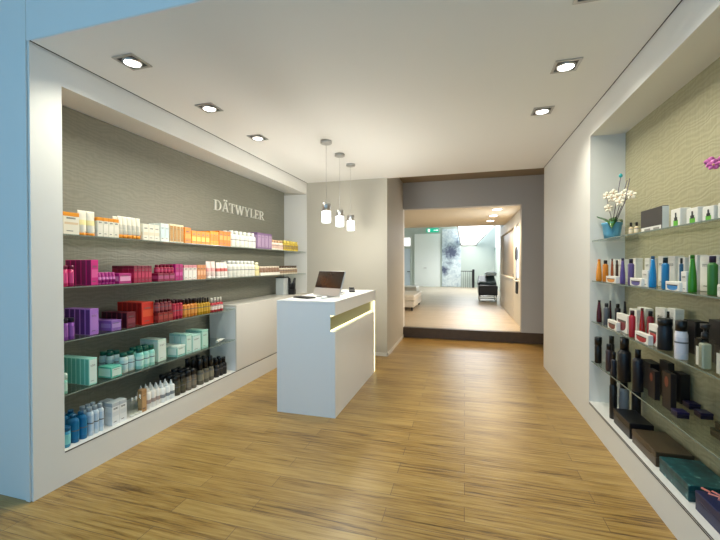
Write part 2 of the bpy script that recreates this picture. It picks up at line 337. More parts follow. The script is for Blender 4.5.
MB().box(-.335, -.28, -.2, .5, .565, .66, .015).obj('armrest', BLACK, ch)
tw = MB()
tw.loft([[(.0, -.1, 0), (.34, -.1, .0), (.34, .4, .0), (.0, .4, 0)], [(-.02, -.12, .07), (.36, -.1, .10), (.36, .4, .12), (-.02, .42, .09)], [(.04, -.05, .13), (.3, -.04, .15), (.3, .33, .17), (.04, .33, .14)]])
tag(tw.obj('towel', mat('towel_white', (.82, .86, .86), .9), None, (.75, 14.05, ZF + .868)), 'folded white towel lying on the black wash chair', 'towel')
# white sofa and armchair at the left of the salon
so = thing('sofa', 'white leather sofa at the left edge of the salon, nearest the step', 'sofa', (-1.95, 10.95, ZF))
SOF = mat('white_leather', (.80, .77, .70), .45, var=.02)
MB().box(-.75, .62, -.85, .95, .10, .27, .02, 2).obj('base', SOF, so)
MB().box(-.75, .64, -.87, .97, .275, .43, .04, 3).obj('seat_cushion', SOF, so)
MB().box(-.95, -.76, -.87, .97, .10, .78, .04, 3).obj('backrest', SOF, so)
for x in (-.85, .52):
    for y in (-.75, .85): MB().box(x, x + .05, y, y + .05, 0, .10).obj('leg', BLACK, so)
a2 = thing('armchair', 'low white armchair standing behind the white sofa in the salon', 'armchair', (-2.35, 14.3, ZF))
MB().box(-.6, .62, -.5, .5, .08, .44, .04, 3).obj('seat', SOF, a2)
MB().box(-.6, -.1, .3, .5, .445, .8, .05, 3).obj('backrest', SOF, a2)
for x in (-.5, .5):
    for y in (-.4, .4): MB().box(x, x + .04, y, y + .04, 0, .08).obj('leg', BLACK, a2)
tag(MB().box(-.16, .16, -.07, .07, 0, .34, .05, 3).obj('cushion', BLACK, None, (-2.38, 14.0, ZF + .445)), 'black cushion on the low white armchair in the salon', 'cushion')

# ------------------------------------------------------------------ lamps
LAMPS = []
def lamp(name, kind, loc, energy, col, rot=(0, 0, 0), **k):
    l = bpy.data.lights.new(name, kind); l.energy = energy; l.color = col
    for a, v in k.items(): setattr(l, a, v)
    o = bpy.data.objects.new(name, l); COL.objects.link(o); o.location = loc; o.rotation_euler = rot; LAMPS.append(o); return o
WARM = (1, .76, .46); NEUT = (1, .965, .80)
DISC = emat('downlight_disc', '#fff8ee', 9)
def downlight(x, y, z, label, group, s=.085, energy=34, col=NEUT):
    t = thing('ceiling_downlight', label, 'downlight', (x, y, z), 0, group)
    w = .018
    MB().box(-s, s, -s, -s + w, -.008, -.0005).box(-s, s, s - w, s, -.008, -.0005).box(-s, -s + w, -s + w, s - w, -.008, -.0005).box(s - w, s, -s + w, s - w, -.008, -.0005).obj('frame', STEEL, t)
    MB().box(-s + w, s - w, -s + w, s - w, -.004, -.0005).obj('backing', mat('downlight_dark', (.10, .10, .10), .5), t)
    MB().lathe([(.052, -.016), (.062, -.010), (.062, -.0045)], 24, capb=False).obj('reflector_ring', STEEL, t)
    MB().lathe([(.05, -.013), (.05, -.0045)], 24).obj('lamp', DISC, t)
    lamp('downlight_lamp', 'SPOT', (x, y, z - .02), energy, col, spot_size=math.radians(150), spot_blend=.8, shadow_soft_size=.05)
for x, y, t in ((-2.2, 2.02, 'square recessed downlight above the left niche, nearest the blue front wall'), (-2.19, 2.80, 'square recessed downlight above the left niche, middle of the left three'),
                (-2.19, 3.60, 'square recessed downlight above the left niche, farthest of the left three'), (.685, 2.90, 'square recessed downlight near the right niche, the largest one in view'),
                (.68, 3.69, 'square recessed downlight near the right niche, farthest on that side'), (.64, 2.14, 'square recessed downlight just cut by the top edge of the view')):
    downlight(x, y, ZC, t, 'square downlights in the shop ceiling')
for k, y in enumerate((8.0, 9.0, 10.08)):
    t = thing('salon_downlight', ['round downlight in the salon ceiling, nearest the opening', 'round downlight in the salon ceiling, middle of the row of three', 'round downlight in the salon ceiling, farthest from the opening'][k], 'downlight', (.64, y, ZO), 0, 'round downlights in the salon ceiling')
    MB().lathe([(.10, -.012), (.11, -.006), (.11, -.0005)], 24, capb=False).obj('ring', STEEL, t)
    MB().lathe([(.085, -.010), (.085, -.0005)], 24).obj('lamp', DISC, t)
    lamp('salon_lamp', 'SPOT', (.64, y, ZO - .02), 85, WARM, spot_size=math.radians(150), spot_blend=.8, shadow_soft_size=.08)
PGL = emat('pendant_glass_glow', '#f4fbff', 3.0)
for k, (x, y, px, p0, p1, p2) in enumerate(((-1.513, 3.925, 326.5, 203, 211.5, 222.5), (-1.526, 4.433, 340.3, 210, 216.5, 226.5), (-1.53, 4.916, 351.3, 215, 221, 230.5))):
    za, zb, zc_ = (on(px, p, 1, y).z for p in (p0, p1, p2))
    t = thing('pendant_lamp', ['pendant lamp with glowing glass over the counter, nearest of three', 'pendant lamp with glowing glass over the counter, middle of three', 'pendant lamp with glowing glass over the counter, farthest of three'][k], 'lamp', (x, y, ZC), 0, 'pendant lamps over the counter')
    MB().lathe([(.058, -.032), (.064, -.028), (.064, -.0005)], 24).obj('canopy', STEEL, t)
    MB().tube([(0, 0, -.03), (0, 0, za - ZC)], .0022, 6).obj('cable', STEEL, t)
    MB().lathe([(.049, zb - ZC + .0005), (.049, za - ZC - .006), (.044, za - ZC), (.01, za - ZC)], 24).obj('holder', STEEL, t)
    MB().lathe([(.046, zc_ - ZC), (.051, zc_ - ZC + .006), (.051, zb - ZC)], 24).obj('glass_shade', PGL, t)
    lamp('pendant_light', 'POINT', (x, y, zc_ - .09), 11, (1, .95, .82), shadow_soft_size=.06)

# ------------------------------------------------------------------ reception counter
cx0, cx1, cy0, cy1, ch_ = -1.835, -1.207, 3.36, 5.05, 1.135
ct = thing('reception_counter', 'white reception counter with a glowing slot along its front', 'counter', ((cx0 + cx1) / 2, (cy0 + cy1) / 2, 0))
hx, hy = (cx1 - cx0) / 2, (cy1 - cy0) / 2
MB().box(-hx, hx - .05, -hy, hy, 0, ch_ - .02).obj('body', LACQ, ct)
MB().box(-hx, hx, -hy, hy, ch_ - .0195, ch_, .002).obj('worktop', LACQ, ct)
MB().box(hx - .0495, hx, -hy, hy, 1.0, ch_ - .02).obj('upper_front_panel', LACQ, ct)
MB().box(hx - .0495, hx, -hy, hy - .09, .0, .842).obj('lower_front_panel', LACQ, ct)
LED = emat('counter_led', '#fff2b0', 1.8)
MB().box(hx - .0495, hx - .042, -hy + .01, hy - .02, .985, .9995).box(hx - .0495, hx - .042, -hy + .01, hy - .09, .8425, .857).obj('led_strip', LED, ct)
MB().box(hx - .025, hx - .006, hy - .075, hy - .02, .0005, .985).obj('end_led_strip', LED, ct)
MB().box(hx - .0495, hx - .046, -hy + .001, hy - .1, .858, .984).obj('slot_panel', mat('slot_back_cream', (.36, .35, .17), .5), ct)
# things on the counter
mo = thing('computer_monitor', 'silver all in one computer with a dark screen on the counter', 'computer', (-1.485, 3.86, ch_ + .0005), math.radians(-26))
MB().box(-.10, .10, -.07, .08, 0, .008, .003).obj('stand_foot', STEEL, mo)
st = MB().box(-.05, .05, .055, .065, .008, .13).obj('stand_neck', STEEL, mo)
tl = math.radians(-20); ALU = mat('aluminium', (.62, .61, .60), .35, .6, var=.02)
bd = MB().box(-.215, .215, .0, .018, .0, .29, .004).obj('housing', ALU, mo, (0, -.02, .015)); bd.rotation_euler = (tl, 0, 0)
sc = MB().box(-.208, .208, -.002, -.0002, .088, .284).obj('screen', mat('dark_screen', (.028, .018, .014), .15, var=.1), bd)
k = thing('keyboard', 'dark keyboard lying below the silver computer on the counter', 'keyboard', (-1.66, 3.66, ch_ + .0005), math.radians(-26))
MB().box(-.13, .11, -.06, .06, 0, .012, .003).obj('body', BLACK, k)
for r in range(4):
    MB().box(-.12, .10, -.05 + r * .026, -.03 + r * .026, .0122, .015).obj('key_row', mat('key_grey', (.05, .05, .05), .5), k)
p = thing('desk_mouse', 'small white mouse beside the keyboard on the counter', 'mouse', (-1.42, 3.62, ch_ + .0005))
MB().loft([[(.03 * s * math.cos(t), .055 * s * math.sin(t), z) for t in [2 * PI * i / 14 for i in range(14)]] for s, z in ((.95, 0), (1, .012), (.8, .026), (.3, .032))]).obj('body', LACQ, p)
c = on(354, 292, 2, ch_)
k = thing('card_terminal', 'small black card terminal near the far end of the counter', 'card terminal', (c.x - .03, c.y, ch_ + .0005), .4)
MB().loft([[(-.035, -.06, 0), (.035, -.06, 0), (.035, .06, 0), (-.035, .06, 0)], [(-.035, -.06, .02), (.035, -.06, .02), (.035, .06, .06), (-.035, .06, .06)]]).obj('body', BLACK, k)
MB().box(-.025, .025, .0, .045, .0605, .0615).obj('display', mat('lcd_grey', (.3, .34, .3), .3), k)
c = on(345, 294, 2, ch_)
k = thing('pen_tray', 'flat pale pen tray with a pen near the middle of the counter', 'tray', (c.x - .05, c.y, ch_ + .0005), .2)
MB().box(-.04, .04, -.1, .1, 0, .012, .003).obj('tray', STEEL, k); MB().tube([(0, -.07, .018), (.01, .08, .018)], .005).obj('pen', BLACK, k)

# built-in cupboard filling the far end of the left niche
cb = thing('niche_cupboard', 'white built in cupboard filling the far end of the left niche', 'cupboard', (-2.81, 4.838, ZN0))
MB().box(-.188, .170, -1.02, 1.02, .0005, .765).obj('carcass', LACQ, cb)
MB().box(.171, .189, -1.02, 1.02, .003, .765, .001).obj('front_panel', CABW, cb)
MB().box(-.188, .190, -1.02, 1.02, .7655, .785, .001).obj('top_panel', CABW, cb)
ZCB = ZN0 + .7855

# ------------------------------------------------------------------ wall lettering
def arc(cx, cy, rx, ry, a0, a1, n=14): return [(cx + rx * math.cos(math.radians(a0 + (a1 - a0) * i / n)), cy + ry * math.sin(math.radians(a0 + (a1 - a0) * i / n))) for i in range(n + 1)]
def rect(a, b, c, d): return [(a, b), (c, b), (c, d), (a, d)]
def bar(x0, y0, x1, y1, w): return [(x0 - w / 2, y0), (x0 + w / 2, y0), (x1 + w / 2, y1), (x1 - w / 2, y1)]
T, H, SF = .11, .05, .04
def bowl(x, y0, y1, rx, t):
    cy, ry = (y0 + y1) / 2, (y1 - y0) / 2; a, b = arc(x, cy, rx, ry, -90, 90), arc(x, cy, rx - t, ry - H, 90, -90)
    return [[a[i], a[i + 1], b[-2 - i], b[-1 - i]] for i in range(len(a) - 1)]
GL = {
 'D': (.82, [rect(.10, 0, .10 + T, 1), rect(.0, 0, .36, SF), rect(.0, 1 - SF, .36, 1)] + bowl(.34, 0, 1, .44, T)),
 'A': (.80, [bar(.10, 0, .41, 1, .055), bar(.68, 0, .41, 1, T), rect(.2, .34, .56, .34 + H), rect(0, 0, .22, SF), rect(.54, 0, .82, SF)]),
 'T': (.70, [rect(.285, 0, .285 + T, 1), rect(0, 1 - H, .70, 1), rect(.17, 0, .53, SF), bar(.03, .76, .015, 1, .03), bar(.67, .76, .685, 1, .03)]),
 'W': (1.16, [bar(.34, 0, .10, 1, T), bar(.34, 0, .57, 1, .055), bar(.82, 0, .60, 1, T), bar(.82, 0, 1.06, 1, .055), rect(0, 1 - SF, .26, 1), rect(.94, 1 - SF, 1.18, 1), rect(.46, 1 - SF, .72, 1)]),
 'Y': (.76, [bar(.38, .42, .11, 1, T), bar(.40, .42, .66, 1, .055), rect(.31, 0, .31 + T, .46), rect(0, 1 - SF, .26, 1), rect(.54, 1 - SF, .78, 1), rect(.2, 0, .55, SF)]),
 'L': (.62, [rect(.10, 0, .10 + T, 1), rect(0, 0, .6, H), rect(0, 1 - SF, .34, 1), bar(.575, 0, .6, .26, .03)]),
 'E': (.66, [rect(.10, 0, .10 + T, 1), rect(0, 0, .62, H), rect(0, 1 - H, .58, 1), rect(.2, .5, .46, .5 + H), bar(.6, 0, .62, .24, .03), bar(.56, .78, .58, 1, .03), bar(.46, .41, .46, .64, .03)]),
 'R': (.78, [rect(.10, 0, .10 + T, 1), rect(0, 0, .34, SF), rect(0, 1 - SF, .36, 1), bar(.68, 0, .36, .5, T), rect(.60, 0, .84, SF)] + bowl(.32, .46, 1, .34, T)),
}
LY0, LY1 = on(213.7, 205, 0, XBL).y, on(263.6, 215, 0, XBL).y
lt = thing('wall_lettering', 'cream serif letters spelling DÄTWYLER on the grey wallpaper above the left shelves', 'lettering', (XBL, LY0, 2.192))
hgt = .130; word = 'DATWYLER'; adv = sum(GL[c][0] for c in word) + .07 * 7; sc_ = (LY1 - LY0) / adv; u = 0
LETM = mat('letter_cream', (.86, .84, .76), .45, var=.01)
ML = Matrix(((0, 0, 1, .0005), (1, 0, 0, 0), (0, 1, 0, 0), (0, 0, 0, 1)))
for i, c in enumerate(word):
    b = MB(); ks = sc_ ; kz = hgt * 1
    for pl in GL[c][1]: b.poly([((u + x) * ks, y * kz) for x, y in pl], ML, .014)
    if i == 1:
        for xx in (.27, .53): b.poly([((u + xx) * ks + .012 * math.cos(t), kz * 1.14 + .012 * math.sin(t)) for t in [2 * PI * q / 12 for q in range(12)]], ML, .014)
    b.obj('letter', LETM, lt); u += GL[c][0] + .07

# ------------------------------------------------------------------ glass shelves
def shelf(side, k, label, y0, y1):
    if side == 'L': x0, x1, xe = XBL + .001, -2.640, -2.638
    else: x0, x1, xe = 1.132, XBR - .001, 1.130
    z = LZ[k]
    t = thing('glass_shelf', label, 'shelf', ((x0 + x1) / 2, (y0 + y1) / 2, z - SHT), 0, 'glass shelves in the left niche' if side == 'L' else 'glass shelves in the right niche')
    xm, ym = (x0 + x1) / 2, (y0 + y1) / 2
    MB().box(x0 - xm, x1 - xm, y0 - ym, y1 - ym, 0, SHT - .0006).obj('pane', DGLASS, t)
    MB().box(min(xe, x1 if side == 'L' else x0) - xm, max(xe, x1 if side == 'L' else x0) - xm, y0 - ym, y1 - ym, 0, SHT - .0006).obj('front_edge', EDGE, t)
ORD = ['first', 'second', 'third', 'fourth', 'fifth', 'sixth', 'seventh', 'eighth', 'ninth', 'tenth', 'eleventh', 'twelfth']
SN = ['top left shelf', 'second left shelf', 'third left shelf', 'lowest left glass shelf', 'left niche ledge']
RN = ['top right shelf', 'second right shelf', 'third right shelf', 'lowest right glass shelf', 'right niche ledge']
for k in range(4):
    shelf('L', k, ['topmost glass shelf in the left niche, below the lettering', 'second glass shelf from the top in the left niche', 'third glass shelf from the top in the left niche, level with the cupboard top', 'lowest glass shelf in the left niche, ending at the cupboard'][k], 1.856, 5.859 if k < 2 else 3.816)
    shelf('R', k, ['topmost glass shelf in the right niche, carrying the orchid pots', 'second glass shelf from the top in the right niche', 'third glass shelf from the top in the right niche', 'lowest glass shelf in the right niche, above the ledge'][k], 1.856, 3.851)

# ------------------------------------------------------------------ products
PM = {}
def pm(h, rough=.35): return mat('plastic_' + h.strip('#') + ('' if rough == .35 else '_%d' % (rough * 100)), h, rough, var=.03)
PROTO = {}
def parts(key, fn):
    if key not in PROTO: PROTO[key] = fn()
    return PROTO[key]
R3 = lambda *a: tuple(round(x, 4) if isinstance(x, float) else x for x in a)
def p_carton(w, d, h, c, c2=None, band=None, c3=None, front='L', cs=None):
    """w along y, d along x; c body, c2 printed panel, c3 coloured lid band at the top"""
    def fn():
        top = h if not c3 else h * .82
        L = [('body', MB().box(-d / 2, d / 2, -w / 2, w / 2, 0, top, min(.002, w * .1)).mesh('carton_body', pm(c, .45)))]
        if c3: L.append(('lid', MB().box(-d / 2, d / 2, -w / 2, w / 2, top + .0003, h, .002).mesh('carton_lid', pm(c3, .45))))
        if c2:
            a, b = band or (.28, .62); m = MB(); e = .0007; s = 1 if front == 'L' else -1
            xa, xb = sorted((s * d / 2, s * (d / 2 + e)))
            m.box(xa, xb, -w * .42, w * .42, h * a, h * b)
            if cs: L.append(('side_panel', MB().box(-d * .30, d * .46, -w / 2 - e, -w / 2, h * .02, h * .97).mesh('carton_side', pm(cs, .45))))
            else: m.box(-d * .42, d * .42, -w / 2 - e, -w / 2, h * a, h * b)
            L.append(('printed_panel', m.mesh('carton_panel', pm(c2, .45))))
            m = MB()
            for z in (.70, .74): 
                if h * z < top: m.box(xa, xb, -w * .3, w * .25, h * z, h * z + min(.004, h * .025))
            m.box(xa, xb, -w * .3, w * .1, h * .14, h * .14 + min(.005, h * .03))
            L.append(('print_lines', m.mesh('carton_lines', pm('#5a5a58', .5))))
        return L
    return parts(('carton',) + R3(w, d, h, c, c2, band, c3, front, cs), fn)
def p_bottle(w, d, h, c, cap, lab=None, capf=.2, capr=.55, shape='round', sq=.5, tr=None):
    def fn():
        r = w / 2; ey = 1; ex = d / w; z1 = h * (1 - capf); sh = min(r * .7, h * .12); bm_ = pm(c) if tr is None else tr
        L = [('body', MB().lathe([(r * .92, 0), (r, .004), (r, z1 - sh), (r * .9, z1 - sh * .5), (r * capr, z1 - .003), (r * capr, z1)], 20, ex, ey).mesh('bottle_body', bm_))]
        cr = r * capr * 1.08
        L.append(('cap', MB().lathe([(cr, z1 + .0003), (cr, h - .003), (cr * .85, h)], 16, min(1, ex * 1.1), 1).mesh('bottle_cap', pm(cap, .3))))
        if lab: L.append(('label', MB().lathe([(r * 1.012, h * .16), (r * 1.012, z1 - sh - h * .06)], 20, ex, ey, capb=False, capt=False).mesh('bottle_label', pm(lab, .5))))
        if lab: L.append(('print_lines', MB().lathe([(r * 1.02, h * .42), (r * 1.02, h * .46)], 20, ex, ey, capb=False, capt=False).mesh('bottle_lines', pm('#6b6b70', .5))))
        return L
    return parts(('bottle',) + R3(w, d, h, c, cap, lab, capf, capr, shape) + (tr.name if tr else '',), fn)
def p_tube(w, d, h, c, cap, band=None, capf=.16):
    """squeeze tube standing on its cap, flat crimp at the top (wide along y)"""
    def fn():
        n = 20; zc = h * capf; r = w / 2; ry = d / 2
        def ring(a, b, z): return [(b * math.cos(2 * PI * i / n), a * math.sin(2 * PI * i / n), z) for i in range(n)]
        L = [('cap', MB().loft([ring(r * .88, min(ry, r) * .88, 0), ring(r * .9, min(ry, r) * .9, zc)]).mesh('tube_cap', pm(cap, .3)))]
        L.append(('body', MB().loft([ring(r * .8, min(ry, r) * .8, zc + .0003), ring(r * .92, ry * .9, zc + .008), ring(r * .97, ry * .6, h * .6), ring(r, ry * .12, h * .93), ring(r, ry * .1, h)]).mesh('tube_body', pm(c))))
        if band:
            L.append(('print_band', MB().loft([ring(r * .955, ry * .80, h * .42), ring(r * .985, ry * .58, h * .62)], False).mesh('tube_band', pm(band, .5))))
        return L
    return parts(('tube',) + R3(w, d, h, c, cap, band, capf), fn)
def p_jar(w, d, h, c, lid, lab=None, lf=.35):
    def fn():
        r = w / 2; ex = d / w; z = h * (1 - lf)
        L = [('body', MB().lathe([(r * .9, 0), (r * .98, .004), (r * .98, z)], 22, ex, 1).mesh('jar_body', pm(c))),
             ('lid', MB().lathe([(r, z + .0003), (r, h - .003), (r * .94, h)], 22, ex, 1).mesh('jar_lid', pm(lid, .3)))]
        if lab: L.append(('label', MB().lathe([(r * .995, z * .2), (r * .995, z * .8)], 22, ex, 1, capb=False, capt=False).mesh('jar_label', pm(lab, .5))))
        return L
    return parts(('jar',) + R3(w, d, h, c, lid, lab, lf), fn)
def p_slim(w, d, h, c, cap):
    """slender bottle swelling to its base, narrow cap"""
    def fn():
        r = w / 2
        return [('body', MB().lathe([(r * .9, 0), (r, .006), (r, h * .2), (r * .92, h * .42), (r * .68, h * .68), (r * .52, h * .86), (r * .5, h * .9)], 20).mesh('slim_body', pm(c, .22))),
                ('cap', MB().lathe([(r * .5, h * .9 + .0003), (r * .52, h - .003), (r * .44, h)], 16).mesh('slim_cap', pm(cap, .3)))]
    return parts(('slim',) + R3(w, d, h, c, cap), fn)
def p_tip(w, d, h, c, tip, lab):
    def fn():
        r = w / 2; ex = d / w
        return [('body', MB().lathe([(r * .95, 0), (r, .004), (r, h * .70), (r * .8, h * .75)], 18, ex).mesh('tip_body', pm(c))),
                ('nozzle', MB().lathe([(r * .6, h * .75), (r * .4, h * .80), (r * .16, h * .96), (r * .1, h)], 14, ex).mesh('tip_nozzle', pm(tip))),
                ('label', MB().lathe([(r * 1.015, h * .25), (r * 1.015, h * .42)], 18, ex, capb=False, capt=False).mesh('tip_label', pm(lab, .5)))]
    return parts(('tip',) + R3(w, d, h, c, tip, lab), fn)
CLEAR = glassmat('clear_bottle_glass', (.96, .97, .94)); AMBER = glassmat('tinted_bottle', (.42, .40, .28)); BLUEG = glassmat('blue_bottle', (.02, .20, .42))

def place(kind, pts, loc, label, cat, group, rz=0):
    t = thing(kind, label, cat, loc, rz, group)
    for n, me in pts:
        o = bpy.data.objects.new(n, me); COL.objects.link(o); o.parent = t
    return t
def words(label): return len(label.split())
def row(side, k, kind, cat, fn, pxa, pxb, ptop, ny, nx, d, desc, xf=None, args=(), group=None, zbase=None, jit=0, gap=.0016, ref='', rev=False, kw={}):
    """ny items side by side along the shelf, nx deep, between pixel columns pxa..pxb at the front plane xf, reaching up to pixel row ptop"""
    if xf is None: xf = -2.66 if side == 'L' else 1.15
    mid = (pxa + pxb) / 2; z0 = (LZ[k] if zbase is None else zbase) + .0004
    ya, yb = on(pxa, 265, 0, xf).y, on(pxb, 265, 0, xf).y
    if ya > yb: ya, yb = yb, ya
    h = on(mid, ptop, 0, xf).z - z0
    wy = (yb - ya) / ny; s = -1 if side == 'L' else 1
    P = fn(wy - gap, d - gap, h, *args, **kw)
    nm = (SN if side == 'L' else RN)[k]; g = group or (desc + ' group on ' + nm)
    made = []
    for j in range(ny):
        for i in range(nx):
            jj = j if side == 'L' else ny - 1 - j
            y = ya + (j + .5) * wy; x = xf + s * (i + .5) * d
            pos = []
            if ny > 1: pos.append(ORD[jj] + ' from the left')
            if nx > 1: pos.append((['front row', 'second row', 'third row', 'fourth row', 'fifth row', 'sixth row', 'seventh row', 'eighth row'][i]) if ny > 1 else (ORD[i] + ' from the front'))
            lab = desc + (', ' + ' '.join(pos) if pos else '') + (', ' if pos else ' on ') + nm
            made.append(place(kind, P, (x + random.uniform(-jit, jit), y, z0), lab, cat, g if ny * nx > 1 else None))
    return h, made
def Lr(*a, **k): return row('L', *a, **k)
def Rr(*a, **k): return row('R', *a, **k)

O1, W1 = '#f09a1e', '#f1ead8'
# ---- top left shelf
Lr(0, 'cosmetic_tub', 'tub', p_carton, 63.5, 80, 211.5, 1, 2, .11, 'big cream tub with orange lid', args=('#efe8d6', '#e2c9a4', (.45, .55), O1))
Lr(0, 'hair_tube', 'tube', p_tube, 80.5, 97.5, 210, 2, 1, .055, 'tall cream tube standing on orange cap', args=(W1, O1, '#f6e7a8', .10))
Lr(0, 'shampoo_bottle', 'bottle', p_carton, 98, 119.5, 217.5, 4, 2, .05, 'cream carton with orange top band', args=(W1, '#f6efe0', (.3, .6), O1))
Lr(0, 'hair_tube', 'tube', p_tube, 120, 142.5, 216.5, 5, 2, .05, 'short cream tube on orange cap', args=(W1, O1, '#d9d3c4', .17))
Lr(0, 'product_carton', 'carton', p_carton, 143.5, 160, 224, 3, 2, .09, 'low cream carton with black print', args=(W1, '#e9dcc0', (.3, .5)))
Lr(0, 'product_carton', 'carton', p_carton, 161, 169.5, 223, 2, 2, .07, 'pale blue white carton', args=('#e4e9e4', '#cfe0e4', (.2, .8)))
Lr(0, 'product_carton', 'carton', p_carton, 170, 184, 224, 4, 2, .06, 'narrow cream carton with gold print', args=('#f0e2bd', '#b67f22', (.05, .9)))
Lr(0, 'product_carton', 'carton', p_carton, 185, 191.5, 227, 1, 3, .09, 'tall deep orange carton', args=('#f08a0c', '#f7a531', (.3, .6)))
Lr(0, 'product_carton', 'carton', p_carton, 192, 210, 231, 4, 3, .06, 'orange carton with yellow panel', args=('#f39614', '#f8cf55', (.2, .55)))
Lr(0, 'product_carton', 'carton', p_carton, 210.5, 219, 231, 3, 3, .06, 'yellow orange carton', args=('#f5a51f', '#ef8a10', (.3, .7)))
Lr(0, 'product_carton', 'carton', p_carton, 219.5, 231, 231, 3, 3, .07, 'dark orange carton', args=('#e57e10', '#f0a040', (.4, .7)))
Lr(0, 'shampoo_bottle', 'bottle', p_bottle, 232, 257, 231.5, 6, 2, .085, 'white bottle with white cap', args=('#ecebe2', '#f4f3ec', '#e2e0d6', .2, .5))
Lr(0, 'product_carton', 'carton', p_carton, 257.5, 272, 233, 4, 2, .08, 'slim purple carton', args=('#7d5f86', '#a58cab', (.1, .85)))
Lr(0, 'shampoo_bottle', 'bottle', p_bottle, 273, 284, 240, 4, 2, .06, 'small pale bottle with pinkish label', args=('#efe3d2', '#d9b08c', '#d8b7a6', .25, .6))
Lr(0, 'shampoo_bottle', 'bottle', p_bottle, 285, 299, 241, 5, 2, .06, 'small yellow bottle with dark label', args=('#d8bd4a', '#e8d26a', '#a88b3a', .25, .6))
# ---- second left shelf
M1, M2 = '#c3156f', '#8d0f4e'
Lr(1, 'cosmetic_jar', 'jar', p_jar, 63.5, 76, 264.5, 2, 1, .075, 'magenta jar with dark lid', args=('#c62168', '#7a1040', '#e04a8e', .18))
Lr(1, 'product_carton', 'carton', p_carton, 91, 98.5, 259, 1, 5, .052, 'tall magenta carton', args=('#d82084', '#e65aa0', (.3, .62)), kw={'cs': '#8e0f5c'}, xf=-2.675)
Lr(1, 'hair_tube', 'tube', p_tube, 99.5, 117, 271.5, 5, 2, .05, 'short magenta violet tube', args=('#a8187a', '#c93a98', '#d985bf'))
Lr(1, 'product_carton', 'carton', p_carton, 119, 131.5, 272.5, 1, 2, .10, 'low magenta carton lying flat', args=('#b81a78', '#e9a3c9', (.25, .7)))
Lr(1, 'product_carton', 'carton', p_carton, 134, 152, 265, 5, 4, .06, 'crimson carton with dark print', args=('#a3133f', '#c42f5a', (.3, .6), '#7c0f32'))
h, _ = Lr(1, 'product_carton', 'carton', p_carton, 158, 175, 272.5, 3, 2, .09, 'low dark raspberry carton', args=('#8c1140', '#b04878', (.3, .7)))
Lr(1, 'cosmetic_jar', 'jar', p_bottle, 157, 175, 264, 5, 1, .05, 'small crimson bottle on raspberry cartons', args=('#a10f3e', '#7d0c30', '#c63a66', .3, .7), zbase=LZ[1] + h + .001, xf=-2.67)
Lr(1, 'product_carton', 'carton', p_carton, 175.5, 183, 263.5, 2, 3, .06, 'bright magenta carton', args=('#b50d72', '#d14d9c', (.3, .5)))
Lr(1, 'product_carton', 'carton', p_carton, 184, 197, 264.5, 3, 2, .07, 'white carton with rose top', args=('#ecdfd8', '#f2eee6', (.1, .6), '#d98a94'))
Lr(1, 'product_carton', 'carton', p_carton, 197.5, 206, 264.5, 3, 2, .06, 'peach orange carton', args=('#d9905a', '#eab48a', (.3, .6)))
Lr(1, 'hair_tube', 'tube', p_tube, 208, 217, 261, 2, 1, .06, 'pale pink tube on white cap', args=('#f0d9d2', '#f5efe8', '#e8a8a4', .12))
Lr(1, 'hair_tube', 'tube', p_tube, 218, 229, 262, 3, 1, .06, 'white tube with red print', args=('#efe6df', '#f4f1ea', '#c9605c', .12))
Lr(1, 'shampoo_bottle', 'bottle', p_bottle, 229.5, 256, 260.5, 7, 2, .075, 'white bottle with grey label', args=('#ecebe3', '#f3f2ec', '#dcdad0', .18, .6))
Lr(1, 'shampoo_bottle', 'bottle', p_bottle, 256.5, 260.5, 262, 1, 2, .075, 'cream bottle', args=('#ece2b4', '#f0eacb', '#e2d69c', .2, .6))
h, _ = Lr(1, 'product_carton', 'carton', p_carton, 261, 280, 272, 3, 1, .12, 'low white carton at far end', args=('#ece8dc',))
Lr(1, 'cosmetic_jar', 'jar', p_jar, 261, 280, 266, 7, 1, .06, 'small brown jar on white cartons', args=('#8a6a55', '#e0cfbd', None, .3), zbase=LZ[1] + h + .001)
Lr(1, 'shampoo_bottle', 'bottle', p_bottle, 281, 298, 265.5, 7, 1, .06, 'small pale bottle with brown label', args=('#d9d0bd', '#5c4a3c', '#9c8268', .25, .6))
# ---- third left shelf
V1 = '#8d4fae'
Lr(2, 'cosmetic_jar', 'jar', p_jar, 63.5, 76, 317.5, 2, 1, .075, 'violet jar with black lid', args=('#85449f', '#1d0f26', '#9a5fb4', .2), xf=-2.65)
Lr(2, 'product_carton', 'carton', p_carton, 89.5, 98.5, 308, 1, 5, .052, 'tall violet carton', args=('#ac74cc', '#b57fd0', (.15, .8)), kw={'cs': '#5d2f86'}, xf=-2.685)
Lr(2, 'product_carton', 'carton', p_carton, 111, 121, 319.5, 1, 2, .12, 'low violet carton lying flat', args=('#8a5fb0', '#a98ac6', (.3, .7)), xf=-2.68)
Lr(2, 'product_carton', 'carton', p_carton, 126.5, 135.5, 311.5, 1, 5, .055, 'dark maroon carton', args=('#6f1a2c', '#8a3a48', (.3, .6)), kw={'cs': '#3c0a18'}, xf=-2.68)
Lr(2, 'product_carton', 'carton', p_carton, 141.5, 153.5, 301.5, 1, 5, .055, 'tall red orange carton', args=('#d6301e', '#e0552f', (.35, .65)), kw={'cs': '#b01c16'}, xf=-2.70)
h, _ = Lr(2, 'product_carton', 'carton', p_carton, 158, 173, 311.5, 3, 2, .09, 'low brick red carton', args=('#8c2622', '#a8423a', (.3, .7)))
Lr(2, 'shampoo_bottle', 'bottle', p_bottle, 157, 172.5, 298.5, 4, 1, .055, 'dark red bottle on brick red cartons', args=('#6d1220', '#2a080d', '#9c4a4e', .2, .7), zbase=LZ[2] + h + .001)
Lr(2, 'shampoo_bottle', 'bottle', p_bottle, 173.5, 183.5, 299, 3, 2, .06, 'crimson bottle with black cap', args=('#a5122f', '#3a0a12', '#c23a4e', .18, .7))
